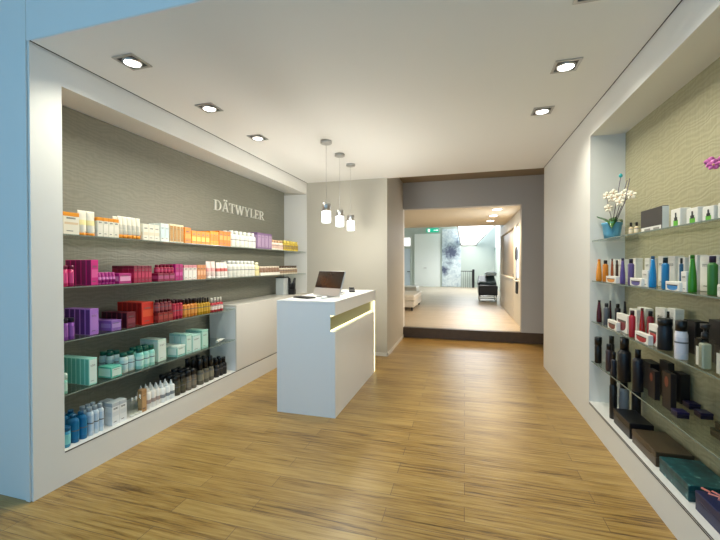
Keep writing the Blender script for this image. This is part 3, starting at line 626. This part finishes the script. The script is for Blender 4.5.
Lr(2, 'shampoo_bottle', 'bottle', p_bottle, 184, 198, 298.5, 4, 2, .06, 'orange bottle with black cap', args=('#cf7f2a', '#2a1410', '#dd9a48', .28, .5))
Lr(2, 'shampoo_bottle', 'bottle', p_bottle, 198.5, 211, 297.5, 5, 2, .06, 'ochre yellow bottle with black cap', args=('#bd8f18', '#1e1412', '#cfa637', .30, .5))
Lr(2, 'shampoo_bottle', 'bottle', p_bottle, 212, 224, 297, 4, 1, .06, 'red bottle with white cap', args=('#b32332', '#d9d6c8', '#e9d9d2', .35, .45))
# ---- lowest left glass shelf
G1 = '#7fd0bd'
Lr(3, 'cosmetic_jar', 'jar', p_jar, 63, 68.5, 373, 1, 1, .07, 'mint jar with pale lid', args=('#8fd4c0', '#d7efe4', '#c9ece0', .3), xf=-2.65)
Lr(3, 'product_carton', 'carton', p_carton, 88, 96.5, 357.5, 1, 7, .044, 'tall turquoise carton with white face', args=('#a5e6d8', '#dff1ea', (.05, .95)), kw={'cs': '#62c0b0'}, xf=-2.67)
Lr(3, 'product_carton', 'carton', p_carton, 110.5, 121.5, 365.5, 1, 1, .14, 'low turquoise carton with pale top', args=('#64c2ae', '#d6eee2', (.15, .85)), xf=-2.665)
Lr(3, 'shampoo_bottle', 'bottle', p_bottle, 109, 122, 350.5, 2, 2, .07, 'white green capped bottle, rear group', args=('#dfeee8', '#0e5a48', '#c8e2e4', .2, .8), xf=-2.815)
Lr(3, 'shampoo_bottle', 'bottle', p_bottle, 122.5, 136, 351.5, 2, 1, .07, 'white green capped bottle, front pair', args=('#dfeee8', '#0e5a48', '#c8e2e4', .2, .8), xf=-2.70)
Lr(3, 'shampoo_bottle', 'bottle', p_bottle, 139, 156, 346, 3, 2, .07, 'mint bottle with dark green cap', args=('#9fe0d2', '#0b5444', '#c4ece2', .22, .8))
Lr(3, 'product_carton', 'carton', p_carton, 157.5, 166, 338.5, 1, 3, .07, 'pale mint carton with grey print', args=('#d3ebdd', '#e6f3ea', (.1, .9)), xf=-2.70)
Lr(3, 'product_carton', 'carton', p_carton, 176.5, 185, 345, 1, 2, .12, 'low mint carton with pale lid', args=('#8ecbc0', '#dceee6', (.2, .8), '#e2f0e6'), xf=-2.66)
Lr(3, 'product_carton', 'carton', p_carton, 185.8, 191.5, 333.5, 1, 3, .07, 'tall pale mint carton', args=('#a9d9cd', '#cfe9df', (.1, .9)), xf=-2.66)
Lr(3, 'product_carton', 'carton', p_carton, 192, 200.5, 334, 1, 3, .07, 'tall aqua white carton', args=('#b4ded6', '#d8ece6', (.1, .9)), xf=-2.66)
Lr(3, 'product_carton', 'carton', p_carton, 201.5, 208, 329.5, 1, 3, .07, 'tall sea green carton at far end', args=('#9ed2c2', '#bfe2d4', (.1, .9)), xf=-2.67)
o = thing('hair_tube', 'white tube lying flat on lowest left glass shelf beside the cupboard', 'tube', (-2.72, 3.62, LZ[3] + .019), .25)
MB().loft([[(.018 * math.cos(t) * a, y, .018 * math.sin(t) * b) for t in [2 * PI * i / 14 for i in range(14)]] for y, a, b in ((-.02, .9, .9), (.02, 1, 1), (.09, 1.2, .5), (.13, 1.3, .12))]).obj('body', pm('#eef0e8'), o)
MB().loft([[(.015 * math.cos(t), y, .015 * math.sin(t)) for t in [2 * PI * i / 14 for i in range(14)]] for y in (-.06, -.0205)]).obj('cap', pm('#dfe3da'), o)
# ---- ledge of the left niche
Lr(4, 'cosmetic_jar', 'jar', p_jar, 63, 72, 427, 1, 1, .08, 'cyan labelled tub with dark blue lid', args=('#2b8fb4', '#0e5c88', '#7fd0d8', .18), xf=-2.652)
Lr(4, 'shampoo_bottle', 'bottle', p_bottle, 72.5, 88.5, 413, 2, 2, .10, 'deep blue bottle', args=('#0c6c9c', '#0a5580', '#0f77a8', .12, .6), xf=-2.665)
Lr(4, 'shampoo_bottle', 'bottle', p_bottle, 89, 104.5, 405, 3, 2, .07, 'pale blue white bottle with steel cap', args=('#dbe6ee', '#9aa6b0', '#c6d8e8', .16, .8), xf=-2.665)
Lr(4, 'product_carton', 'carton', p_carton, 104, 113, 400, 2, 1, .07, 'white carton with grey top, rear pair', args=('#e4e6e6', '#d2d6d8', (.3, .6), '#b9c0c6'), xf=-2.76)
Lr(4, 'product_carton', 'carton', p_carton, 111, 126, 400.5, 2, 1, .075, 'white carton with black logo, front pair', args=('#eeefef', '#dfe2e4', (.4, .6), '#c2c9cf'), xf=-2.665)
for i, (px, c, nm) in enumerate(((131, '#cfd3d0', 'clear glass vial with white tip, first from the left'), (135, '#cfd3d0', 'clear glass vial with white tip, second from the left'), (139, '#cfd3d0', 'clear glass vial with white tip, third from the left'))):
    p_ = on(px, 265, 0, -2.68); zz = LZ[4] + .0004
    v = thing('glass_vial', nm + ', left niche ledge', 'vial', (-2.68, p_.y, zz), 0, 'glass vials on the left ledge')
    MB().lathe([(.014, .018), (.016, .022), (.016, .12), (.006, .13)], 14).obj('body', CLEAR, v); MB().lathe([(.017, 0), (.017, .018)], 14).obj('base', pm('#e8e6dc'), v); MB().lathe([(.008, .13), (.003, .16)], 10).obj('tip', pm('#f2f2ee'), v)
Lr(4, 'product_carton', 'carton', p_carton, 141, 146, 389, 1, 1, .05, 'slim brown carton beside glass vials', args=('#b48a5e', '#c79f72', (.2, .8)), xf=-2.665)
Lr(4, 'applicator_bottle', 'bottle', p_tip, 147, 161, 384.5, 3, 2, .07, 'white nozzle bottle with pinkish print', args=('#f0ebe4', '#e4e2de', '#b5a29a'), xf=-2.665)
Lr(4, 'applicator_bottle', 'bottle', p_tip, 161.5, 175.5, 381, 3, 2, .07, 'white nozzle bottle with grey print', args=('#eef0ef', '#e2e4e6', '#8d949a'), xf=-2.665)
Lr(4, 'cosmetic_jar', 'jar', p_bottle, 176, 187, 374.5, 2, 3, .08, 'dark olive bottle with flat black cap', args=('#3a3524', '#0c0c0c', '#55503a', .25, .85), xf=-2.67)
Lr(4, 'cosmetic_jar', 'jar', p_bottle, 187.5, 197.5, 369, 2, 3, .08, 'smoky brown bottle with broad black cap', args=('#6a6052', '#0c0c10', '#8b8272', .3, .85), xf=-2.67)
Lr(4, 'shampoo_bottle', 'bottle', p_bottle, 200, 215, 357.5, 3, 3, .08, 'smoky bottle with tall black cap', args=('#5d5848', '#08080a', '#8a8470', .42, .6), xf=-2.67)
Lr(4, 'shampoo_bottle', 'bottle', p_bottle, 216.5, 227.5, 358, 3, 2, .07, 'slim black bottle', args=('#151514', '#060606', '#2c2a26', .3, .55), xf=-2.67)
# ---- on top of the cupboard: pale box and black vase
q = on(284, 290, 0, -2.80)
o = thing('gift_box', 'pale grey box standing on the cupboard at the far end of the left niche', 'box', (-2.80, q.y, ZCB))
MB().box(-.10, .04, -.09, .09, 0, .27, .003).obj('body', mat('pale_grey_card', (.66, .70, .70), .6), o); MB().box(-.102, .042, -.092, .092, .2703, .285, .002).obj('lid', mat('dark_card', (.05, .06, .06), .5), o)
q = on(292, 290, 0, -2.69)
o = thing('vase', 'black forked vase on the cupboard top next to the pale grey box', 'vase', (-2.69, q.y, ZCB))
MB().box(-.05, .05, -.04, .04, 0, .09, .008).obj('foot', BLACK, o)
for s in (-1, 1): MB().loft([[(s * .012 + a, b, .085) for a, b in ((-.034, -.03), (.034, -.03), (.034, .03), (-.034, .03))], [(s * .05 + a, b, .27) for a, b in ((-.012, -.012), (.012, -.012), (.012, .012), (-.012, .012))]]).obj('arm', BLACK, o)

# ---- right niche -------------------------------------------------------------
def rpos(px, py, k): return on(px, py, 2, LZ[k])
def single(k, kind, cat, fn, pxa, pxb, ptop, x, d, label, args=(), group=None, zbase=None, rz=0, kw={}):
    """one item on a right shelf whose front spans pixel columns pxa..pxb at distance x"""
    z0 = (LZ[k] if zbase is None else zbase) + .0004
    ya, yb = on(pxa, 265, 0, x).y, on(pxb, 265, 0, x).y
    h = on((pxa + pxb) / 2, ptop, 0, x).z - z0; w = abs(ya - yb)
    P = fn(w, d, h, *args, **kw)
    return place(kind, P, (x + d / 2, (ya + yb) / 2, z0), label, cat, group, rz), (x + d / 2, (ya + yb) / 2, z0, w, h)
def round_(k, kind, cat, fn, pxa, pxb, ptop, x, label, args=(), group=None, kw={}):
    """round item: its diameter is taken across the line of sight"""
    z0 = LZ[k] + .0004; mid = (pxa + pxb) / 2; c = on(mid, 265, 0, x)
    dep = -c.x * math.sin(YAW) + c.y * math.cos(YAW)
    u = (mid - 360) / F; w = (pxb - pxa) * dep / F / math.sqrt(1 + u * u)
    h = on(mid, ptop, 0, x).z - z0
    return place(kind, fn(w, w, h, *args, **kw), (x, c.y, z0), label, cat, group)
# top right shelf
def orchid(base, label, pot, flowers, stems, leaves, sticks=(), k=1.0):
    t = thing('potted_orchid', label, 'plant', base)
    MB().lathe([(.056, 0), (.064, .05), (.072, .115), (.078, .125), (.078, .145), (.072, .145), (.066, .10)], 24, capt=False).obj('pot', pot, t)
    MB().lathe([(.0655, .118), (.04, .128), (.004, .13)], 16).obj('soil', mat('bark_soil', (.06, .035, .02), .9, var=.3), t)
    GREEN = mat('orchid_leaf', (.05, .16, .03), .35, var=.25); STEM = mat('orchid_stem', (.10, .07, .08), .5, var=.2)
    for ang, ln, dz in leaves:
        R = []; n = 7
        for i in range(n):
            q = i / (n - 1); r = .012 + ln * q; wd = .034 * math.sin(PI * min(.97, q * .9 + .08)); z = .13 + .045 * math.sin(min(1, q * 1.8) * PI / 2) + dz * q * q * 1.3
            R.append([(r, -wd, z + .004), (r, 0, z - .002), (r, wd, z + .004), (r, 0, z - .005)])
        l = MB().loft(R).obj('leaf', GREEN, t); l.rotation_euler = (0, 0, ang)
    for s in stems: MB().tube(s, .0028, 6).obj('stem', STEM, t)
    for s, tipm in sticks:
        k = MB().tube(s, .003, 6).obj('support_stick', mat('stick_plum', (.09, .06, .11), .4), t)
        if tipm: MB().lathe([(.003, 0), (.013, .008), (.015, .02), (.008, .032), (.002, .035)], 12, M=Matrix.Translation(Vector(s[-1]) - Vector((0, 0, .004)))).obj('bead', tipm, k)
    for (fx_, fy_, fz_), m, sz in flowers:
        b = MB(); c = Vector((fx_, fy_, fz_)); n = Vector((-.55, -.8, .1)).normalized(); a = n.cross(Vector((0, 0, 1))).normalized(); v = a.cross(n)
        for q in range(5):
            th = PI / 2 + q * 2 * PI / 5; dr = a * math.cos(th) + v * math.sin(th); tn = n.cross(dr); ww = sz * (.36 if q % 2 else .5)
            R = []
            for f_, wf_ in ((.02, .1), (.3, .8), (.62, 1), (.88, .6), (1, .12)):
                p0 = c + dr * sz * f_ + n * sz * .18 * math.sin(f_ * 2.6); R.append([p0 - tn * ww * wf_, p0 + n * .0012, p0 + tn * ww * wf_, p0 - n * .0012])
            b.loft(R)
        f_ = b.obj('flower', m, t)
        MB().lathe([(.002, -.004), (.006, 0), (.005, .006), (.001, .009)], 8, M=Matrix.Translation(c + n * .006) @ n.to_track_quat('Z', 'Y').to_matrix().to_4x4()).obj('flower_lip', mat('orchid_lip', (.75, .45, .25), .5), f_)
CREAM = mat('orchid_cream', (.82, .76, .62), .6, var=.06); PINK = mat('orchid_pink', (.62, .14, .45), .5, var=.2, scale=60)
b0 = on(612, 238.5, 0, 1.235); base = (1.235, b0.y, LZ[0] + .0005); yb0 = b0.y
def rel(px, py, x=1.235): q = on(px, py, 0, x); return (q.x - base[0], q.y - base[1], q.z - base[2])
fl = [(rel(px, py, x), CREAM, .036) for px, py, x in ((607.5, 196.5, 1.22), (612, 199, 1.21), (617.5, 198, 1.22), (623, 196, 1.23), (626, 194, 1.25), (632, 196, 1.27), (609, 209, 1.215), (620, 203, 1.2), (614, 194, 1.24))]
orchid(base, 'cream orchid with teal topped sticks in a blue pot on the top right shelf', mat('blue_pot', '#5b9fc0', .3, var=.04), fl,
       [[(0, 0, .125), rel(611, 216), rel(608, 207), rel(608, 197)], [(.005, 0, .125), rel(619, 214), rel(624, 202), rel(631, 197, 1.26)]],
       [(math.radians(125), .13, .03), (math.radians(-75), .12, -.03), (math.radians(-110), .11, -.07), (math.radians(60), .09, .02)],
       [([(.004, .004, .125), rel(616, 205), rel(621, 178)], mat('teal_bead', '#2fa3a8', .4)), ([(.012, -.006, .125), rel(620, 205), rel(627.5, 181, 1.25)], None), ([(.016, -.012, .125), rel(625, 203), rel(630, 179, 1.27)], None)])
b0 = on(745, 238, 0, 1.30); base = (1.30, b0.y, LZ[0] + .0005)
orchid(base, 'pink orchid whose blossoms lean into view at the right edge', mat('white_pot', (.75, .75, .72), .3), [(rel(711.5, 163.5), PINK, .030), (rel(714, 166, 1.22), PINK, .028), (rel(726, 160), PINK, .03)],
       [[(0, 0, .125), rel(736, 190), rel(728, 168), rel(712, 166)]], [(math.radians(-90), .10, .03), (math.radians(-140), .10, .02), (math.radians(-50), .08, .02)],
       [([(.01, 0, .125), rel(738, 180)], None)])
for i, (a, b, tp, lab) in enumerate(((628.5, 633, 223.5, 'small amber bottle with black cap left of the dark picture box, left one'), (634, 639, 223, 'small amber bottle with black cap left of the dark picture box, right one'))):
    round_(0, 'cosmetic_bottle', 'bottle', p_bottle, a, b, tp, 1.17, lab, ('#e2c9a0', '#1a1512', '#efe0c4', .35, .5), 'small amber bottles on top right shelf')
o, (cx, cy, cz, w_, h_) = single(0, 'display_box', 'box', p_carton, 640.5, 662, 209.5, 1.17, .035, 'wide dark grey box with white lower strip on the top right shelf', ('#3a3634',))
MB().box(-.0185, -.0178, -w_ * .46, w_ * .46, .004, h_ * .2).obj('white_strip', pm('#e8e6df'), o)
for q, (ya_, yb_) in enumerate(((-.38, -.12), (.02, .3))): MB().box(-.0192, -.0186, w_ * ya_, w_ * yb_, .006, h_ * .13).obj('printed_bottle', pm('#8d8a84'), o)
MB().box(-.0175, .0175, -w_ / 2 - .0008, -w_ / 2 - .0001, .004, h_ - .004).obj('pale_side', pm('#d5d8d6'), o)
for i, (a, b, tp) in enumerate(((670.5, 680, 210), (686, 697.5, 209), (702, 713.5, 207.5), (717.5, 729, 203))):
    o, (cx, cy, cz, w_, h_) = single(0, 'product_carton', 'carton', p_carton, a, b, tp, 1.16, .05, 'white carton with black and green dropper print, %s from left, top right shelf' % ORD[i], ('#e6e4dc',), 'white dropper bottle cartons on the top right shelf')
    x_ = -.0258
    MB().box(x_, -.0251, -w_ * .26, w_ * .2, .004, h_ * .36).obj('green_print', pm('#5fb52a'), o)
    MB().box(x_ - .0006, x_ - .0001, -w_ * .2, w_ * .12, h_ * .32, h_ * .52).box(x_ - .0006, x_ - .0001, -w_ * .11, w_ * .03, h_ * .52, h_ * .78).obj('black_print', pm('#17181c'), o)
# second right shelf
WC = '#ebe7e0'
def backs(k, lst, desc, x=1.27):
    for i, (a, b, tp) in enumerate(lst):
        single(k, 'product_carton', 'carton', p_carton, a, b, tp, x, .05, '%s, %s from the left on %s' % (desc, ORD[i], RN[k]), (WC, '#f2efe8', (.15, .85), None, 'R'), '%s group on %s' % (desc, RN[k]))
backs(1, ((603, 608.5, 259.5), (609.5, 615, 260), (616.5, 622.5, 260), (629, 635.5, 259), (644.5, 649.5, 259), (658, 663, 257), (668, 675, 257), (677.5, 685, 258.5), (688.5, 697, 256), (700, 709, 256.5), (712, 719, 256)), 'white carton behind the bottles', x=1.28)
SL = lambda k, a, b, tp, c, cap, lab, x=1.175: round_(k, 'cosmetic_bottle', 'bottle', p_slim, a, b, tp, x, lab, (c, cap))
BT = lambda k, a, b, tp, c, cap, lab, x=1.175, capf=.17, capr=.6, l2=None: round_(k, 'cosmetic_bottle', 'bottle', p_bottle, a, b, tp, x, lab, (c, cap, l2, capf, capr))
SL(1, 596, 602, 260, '#d98a1e', '#c2700f', 'slender orange bottle at left end of the second right shelf')
BT(1, 602.5, 608.5, 261, '#d07c18', '#1c1410', 'orange bottle with black cap on the second right shelf')
SL(1, 610.5, 613.8, 259.5, '#a8562c', '#5c2c18', 'thin russet bottle behind the orange jar on the second right shelf', 1.22)
BT(1, 615.5, 618.5, 261, '#3a2418', '#14100e', 'thin dark bottle behind the orange jar on the second right shelf', 1.22)
SL(1, 619.8, 625.6, 259, '#5c4a8c', '#2c2250', 'slender purple bottle on the second right shelf')
BT(1, 627.8, 634.4, 259.5, '#57487f', '#1d1830', 'purple bottle with dark cap on the second right shelf')
SL(1, 648.8, 656.8, 257, '#1687c8', '#0d4f7a', 'slender bright blue bottle on the second right shelf')
BT(1, 661.3, 669.5, 258.5, '#1878b0', '#10222c', 'blue bottle with black cap on the second right shelf')
BT(1, 679.3, 683.6, 259, '#1e5478', '#0c1c28', 'thin dark blue bottle behind the blue jar on the second right shelf', 1.22)
SL(1, 687.6, 697.4, 256, '#3f8f24', '#2e7418', 'slender green bottle on the second right shelf')
BT(1, 707, 718.4, 257, '#3a7a34', '#2c1838', 'green bottle with dark purple cap on the second right shelf')
def jarbox(k, a, b, tp, x, c, lab, d=.055):
    """open fronted white carton showing a coloured jar"""
    o, (cx, cy, cz, w_, h_) = single(k, 'jar_carton', 'carton', p_carton, a, b, tp, x, d, lab, (WC,), 'white jar cartons on the right shelves')
    n = 14; MB().poly([(w_ * .36 * math.cos(PI + PI * i / n), h_ * .38 + h_ * .30 * math.sin(PI + PI * i / n)) for i in range(n + 1)] + [(w_ * .36, h_ * .58), (-w_ * .36, h_ * .58)],
                      Matrix(((0, 0, -1, -d / 2 - .0001), (1, 0, 0, 0), (0, 1, 0, 0), (0, 0, 0, 1))), .0008).obj('jar_print', pm(c), o)
    MB().box(-d / 2 - .0016, -d / 2 - .001, -w_ * .38, w_ * .38, h_ * .58, h_ * .68).obj('lid_print', pm('#3a2a28'), o)
jarbox(1, 606, 616, 277, 1.138, '#d98a22', 'low white carton with an orange jar print on the second right shelf')
jarbox(1, 630, 641.5, 279, 1.138, '#5a5294', 'low white carton with a purple jar print on the second right shelf')
jarbox(1, 665.5, 679.5, 282.5, 1.138, '#2a86cc', 'low white carton with a blue jar print on the second right shelf')
single(1, 'product_carton', 'carton', p_carton, 642, 647.5, 271, 1.155, .05, 'small white carton left of the bright blue bottle on the second right shelf', (WC, '#d8d4cc', (.5, .8), None, 'R'))
single(1, 'product_carton', 'carton', p_carton, 681, 686.5, 272.5, 1.15, .05, 'small white carton left of the slender green bottle on the second right shelf', (WC, '#d8d4cc', (.5, .8), None, 'R'))
single(1, 'product_carton', 'carton', p_carton, 717.2, 726, 286, 1.138, .05, 'small white carton at the right edge of the second right shelf', (WC, '#d8d4cc', (.5, .8), None, 'R'))
# third right shelf
backs(2, ((637.5, 646, 308.5), (655.5, 665, 309), (668, 675.5, 309.5)), 'white carton behind red bottles', x=1.30)
SL(2, 596.6, 602.2, 301, '#4a1420', '#1a0a0c', 'slender dark red bottle at left end of the third right shelf')
BT(2, 603.6, 609.8, 304, '#565a62', '#1c2026', 'grey bottle with black cap on the third right shelf')
SL(2, 608.6, 612.2, 301.5, '#3c141c', '#120a0c', 'thin maroon bottle behind the grey bottle on the third right shelf', 1.24)
BT(2, 615, 621, 304.5, '#2c2024', '#0c0c0e', 'dark bottle with black cap behind the stacked jar cartons on the third right shelf', 1.24)
SL(2, 623, 627.4, 302, '#241a1c', '#0c0c0e', 'thin black bottle behind the red bottle on the third right shelf', 1.26)
jarbox(2, 607.8, 616.5, 321.5, 1.138, '#7a3028', 'low white carton with a brown red jar print at left of the third right shelf', .03)
jarbox(2, 616.8, 627.5, 315, 1.172, '#7a1c20', 'tall white carton with a red jar print on the third right shelf', .035)
single(2, 'product_carton', 'carton', p_carton, 629.5, 637, 310, 1.212, .05, 'white carton directly behind the red bottle on the third right shelf', (WC,))
BT(2, 629, 636, 311.5, '#b02434', '#3c1018', 'red bottle with dark cap on the third right shelf', 1.16)
SL(2, 639.4, 645.6, 309, '#a82220', '#6a1410', 'slender bright red bottle on the third right shelf', 1.20)
BT(2, 647.2, 654.6, 312, '#94202c', '#181014', 'red bottle with black cap left of the big navy bottle on the third right shelf', 1.22)
jarbox(2, 635.2, 648.5, 334, 1.138, '#a8202a', 'low white carton with a red jar print on the third right shelf', .03)
jarbox(2, 649, 658, 325.5, 1.172, '#b02a30', 'white carton with a red jar print beside the navy bottle on the third right shelf')
BT(2, 657.5, 673.5, 319.5, '#141c28', '#0e141c', 'large navy bottle with broad dark cap on the third right shelf', 1.185, .22, .92)
BT(2, 666, 670.8, 312.5, '#1a1416', '#0c0c0e', 'black bottle behind the large navy bottle on the third right shelf', 1.28)
BT(2, 674.6, 689, 321.5, '#e6e2ea', '#0c0c10', 'white bottle with black pump cap on the third right shelf', 1.153, .27, .85, '#d9d5e0')
single(2, 'product_carton', 'carton', p_carton, 684, 695.5, 321.5, 1.28, .07, 'tall black carton behind the white bottle on the third right shelf', ('#121014',))
single(2, 'product_carton', 'carton', p_carton, 709, 722, 321.5, 1.27, .07, 'tall black carton behind the clear bottle on the third right shelf', ('#121014',))
def pump(a, b, tp, x, lab):
    c = on((a + b) / 2, 265, 0, x); dep = -c.x * math.sin(YAW) + c.y * math.cos(YAW); r = (b - a) * dep / F / 2 / 1.38; z0 = LZ[2] + .0004
    h = on((a + b) / 2, tp, 0, x).z - z0; hb = h * .68
    t = thing('pump_bottle', lab, 'bottle', (x, c.y, z0), 0, 'clear pump bottles on the third right shelf')
    MB().box(-r, r, -r, r, 0, hb, .008, 2).obj('body', glassmat('clear_bottle_glass', (.96, .97, .94)), t)
    MB().box(-r * .62, r * .62, -r * .62, r * .62, .006, hb * .85, .006).obj('liquid', mat('lotion_refracted_pale', '#b4b6a2', .15, var=.08), t)  # opaque pale core; its colour imitates light refracted through the clear bottle
    MB().box(-r - .001, -r - .0002, -r * .35, r * .35, hb * .15, hb * .75).obj('label', pm('#cfcfc4'), t)
    MB().lathe([(r * .5, hb), (r * .5, hb + h * .12), (r * .22, hb + h * .14), (r * .22, hb + h * .2), (r * .62, hb + h * .22), (r * .62, h)], 18).obj('pump', BLACK, t)
pump(697, 714.5, 325, 1.15, 'clear square bottle with black pump on the third right shelf')
pump(718, 738, 330, 1.15, 'clear square bottle cut by the right edge of view, third right shelf')
# lowest right glass shelf
BT(3, 595, 602.2, 338, '#141416', '#0c0c0e', 'black bottle at left end of the lowest right glass shelf', 1.165, .3, .98)
BT(3, 606, 612.8, 345, '#3a2c32', '#141216', 'brown black bottle on the lowest right glass shelf', 1.16, .2, .7)
BT(3, 609, 615, 337, '#181a20', '#0c0c10', 'tall black bottle behind the brown black one on the lowest right glass shelf', 1.25, .25, .8)
BT(3, 611.5, 617.5, 353, '#1b1e2a', '#0c0c12', 'short blue black bottle on the lowest right glass shelf', 1.15, .3, .6)
BT(3, 617.8, 632, 338.5, '#14141a', '#0a0a0e', 'large black bottle with tall cap on the lowest right glass shelf', 1.175, .28, .62)
BT(3, 632.6, 644.5, 350.5, '#15151f', '#0a0a0e', 'black bottle with narrow cap on the lowest right glass shelf', 1.175, .2, .5)
single(3, 'product_carton', 'carton', p_carton, 641, 651, 362.5, 1.25, .07, 'black carton behind the narrow capped bottle on the lowest right glass shelf', ('#0f0f14',))
def slimprint(a, b, tp, x, lab):
    o, (cx, cy, cz, w_, h_) = single(3, 'product_carton', 'carton', p_carton, a, b, tp, x, .03, lab, ('#1a1216',), 'slim black cartons with copper mark')
    n = 12; MB().poly([(w_ * .22 * math.cos(2 * PI * i / n), h_ * .74 + h_ * .15 * math.sin(2 * PI * i / n)) for i in range(n)], Matrix(((0, 0, -1, -.0151), (1, 0, 0, 0), (0, 1, 0, 0), (0, 0, 0, 1))), .0006).obj('copper_print', pm('#74392c'), o)
slimprint(648.5, 655.5, 371, 1.20, 'slim black carton with copper mark, left of the pair')
slimprint(663, 671.5, 373.5, 1.20, 'slim black carton with copper mark, right of the pair')
single(3, 'product_carton', 'carton', p_carton, 660, 669, 362.5, 1.285, .035, 'tall black carton behind the right copper marked carton', ('#0d0c10',))
single(3, 'product_carton', 'carton', p_carton, 673.8, 681.5, 374, 1.325, .05, 'black carton right of the copper marked cartons on the lowest right glass shelf', ('#0d0c10',))
for (px_, pb, lab) in ((679.5, 417.5, 'flat indigo box, left of three on the lowest right glass shelf'), (691, 409, 'flat indigo box, rear of three on the lowest right glass shelf'), (703, 418.5, 'flat indigo box, right of three on the lowest right glass shelf')):
    c = rpos(px_, pb, 3)
    o = thing('flat_box', lab, 'box', (min(c.x, 1.36), c.y, LZ[3] + .0004), 0, 'flat indigo boxes on the lowest right glass shelf')
    MB().box(-.03, .03, -.035, .035, 0, .022, .002).obj('base', pm('#15122e'), o); MB().box(-.031, .031, -.036, .036, .0223, .036, .002).obj('lid', pm('#1d1840'), o)
c = rpos(709, 440, 3)
for i, (dx, dy, dz, lab) in enumerate(((0, 0, 0, 'flat olive black box at the right edge, lower of the stack'), (.02, -.02, .041, 'flat olive black box at the right edge, upper of the stack'))):
    o = thing('flat_box', lab, 'box', (1.30 + dx * .5, c.y + dy, LZ[3] + .0004 + dz), 0, 'stacked olive black boxes')
    MB().box(-.06, .06, -.06, .06, 0, .026, .002).obj('base', pm('#1c1d14'), o); MB().box(-.061, .061, -.061, .061, .0263, .04, .002).obj('lid', pm('#2c2c1c'), o)
# ledge of the right niche
BT(4, 610, 618, 371, '#101014', '#0a0a0c', 'tall black bottle at the left end of the right niche ledge', 1.18, .3, .8)
BT(4, 619, 630, 376, '#8f9296', '#16161a', 'silver grey bottle on the right niche ledge', 1.26, .3, .7)
BT(4, 632, 642, 376, '#14141a', '#0a0a0c', 'black bottle behind the black gift box on the right niche ledge', 1.345, .3, .7)
def giftbox(pl, pr, pyb, ptop, d, m, lab, deco=None, deep=None):
    """box lying on the ledge: front edge from pixel (pl) to (pr) at base distance x"""
    x = 1.155; ya, yb = on(pl, 265, 0, x).y, on(pr, 265, 0, x).y; w = abs(ya - yb)
    o = thing('gift_box', lab, 'box', (x + d / 2, (ya + yb) / 2, LZ[4] + .0004), 0)
    h = ptop
    MB().box(-d / 2, d / 2, -w / 2, w / 2, 0, h * .62, .002).obj('base', m, o)
    MB().box(-d / 2 - .0015, d / 2 + .0015, -w / 2 - .0015, w / 2 + .0015, h * .6203, h, .003).obj('lid', m, o)
    return o, d, w, h
giftbox(614.5, 630.5, 0, .115, .15, pm('#17161a'), 'black gift box, first from the left on the right niche ledge')
giftbox(633, 657, 0, .095, .20, pm('#4a3d2e'), 'brown gift box, between black and teal boxes on the right niche ledge')
def tealmat():
    m = bpy.data.materials.new('teal_speckle_card'); m.use_nodes = True; N = m.node_tree.nodes; L = m.node_tree.links; b = N['Principled BSDF']; b.inputs['Roughness'].default_value = .4
    tc = N.new('ShaderNodeTexCoord'); n = N.new('ShaderNodeTexNoise'); n.inputs['Scale'].default_value = 22; n.inputs['Detail'].default_value = 5
    r = N.new('ShaderNodeValToRGB'); e = r.color_ramp.elements; e[0].position = .45; e[0].color = (.006, .055, .065, 1); e[1].position = .74; e[1].color = (.25, .45, .42, 1); k = e.new(.63); k.color = (.012, .10, .11, 1)
    L.new(tc.outputs['Object'], n.inputs['Vector']); L.new(n.outputs['Fac'], r.inputs['Fac']); L.new(r.outputs['Color'], b.inputs['Base Color']); return m
giftbox(660.5, 690, 0, .09, .21, tealmat(), 'teal gift box with pale speckles on the right niche ledge')
o, d, w_, h_ = giftbox(697, 745, 0, .10, .21, pm('#1c2450'), 'navy gift box with a pink mark, nearest on the right niche ledge')
q = on(714, 496, 2, LZ[4] + .1); mx_, my_ = q.x - o.location.x, q.y - o.location.y
MB().tube([(mx_ - .03, my_ + .05, h_ + .001), (mx_ - .01, my_ + .02, h_ + .001), (mx_ - .025, my_, h_ + .001), (mx_ + .01, my_ - .02, h_ + .001), (mx_ - .01, my_ - .05, h_ + .001)], .005, 6).tube([(mx_ + .005, my_ + .03, h_ + .001), (mx_ + .025, my_ - .01, h_ + .001), (mx_ + .015, my_ - .05, h_ + .001)], .005, 6).obj('pink_mark', pm('#e08c86'), o)

# ------------------------------------------------------------------ light
W = bpy.data.worlds.new('sky'); S.world = W; W.use_nodes = True
bg = W.node_tree.nodes['Background']; bg.inputs['Color'].default_value = (.30, .60, .88, 1); bg.inputs['Strength'].default_value = .95
p = bpy.data.lights.new('window_portal', 'AREA'); p.shape = 'RECTANGLE'; p.size = 6.9; p.size_y = 3.7; p.cycles.is_portal = True
po = bpy.data.objects.new('window_portal', p); COL.objects.link(po); po.location = (-.8, -1.28, 1.95); po.rotation_euler = (PI / 2, 0, 0)
lamp('rooflight_daylight', 'AREA', (.3, 18.6, 3.0), 62, (.93, .98, 1), (math.radians(-10), 0, 0), size=2.2)
lamp('salon_window_daylight', 'AREA', (1.5, 17.5, 2.95), 25, (.9, .97, 1), (0, PI / 2, 0), shape='RECTANGLE', size=1.0, size_y=6)
lamp('side_window_daylight', 'AREA', (1.10, 8.57, 1.75), 8, (.95, .98, 1), (0, PI / 2, 0), shape='RECTANGLE', size=1.0, size_y=.5)
S.cycles.max_bounces = 10; S.cycles.transparent_max_bounces = 24
S.cycles.sample_clamp_indirect = 4
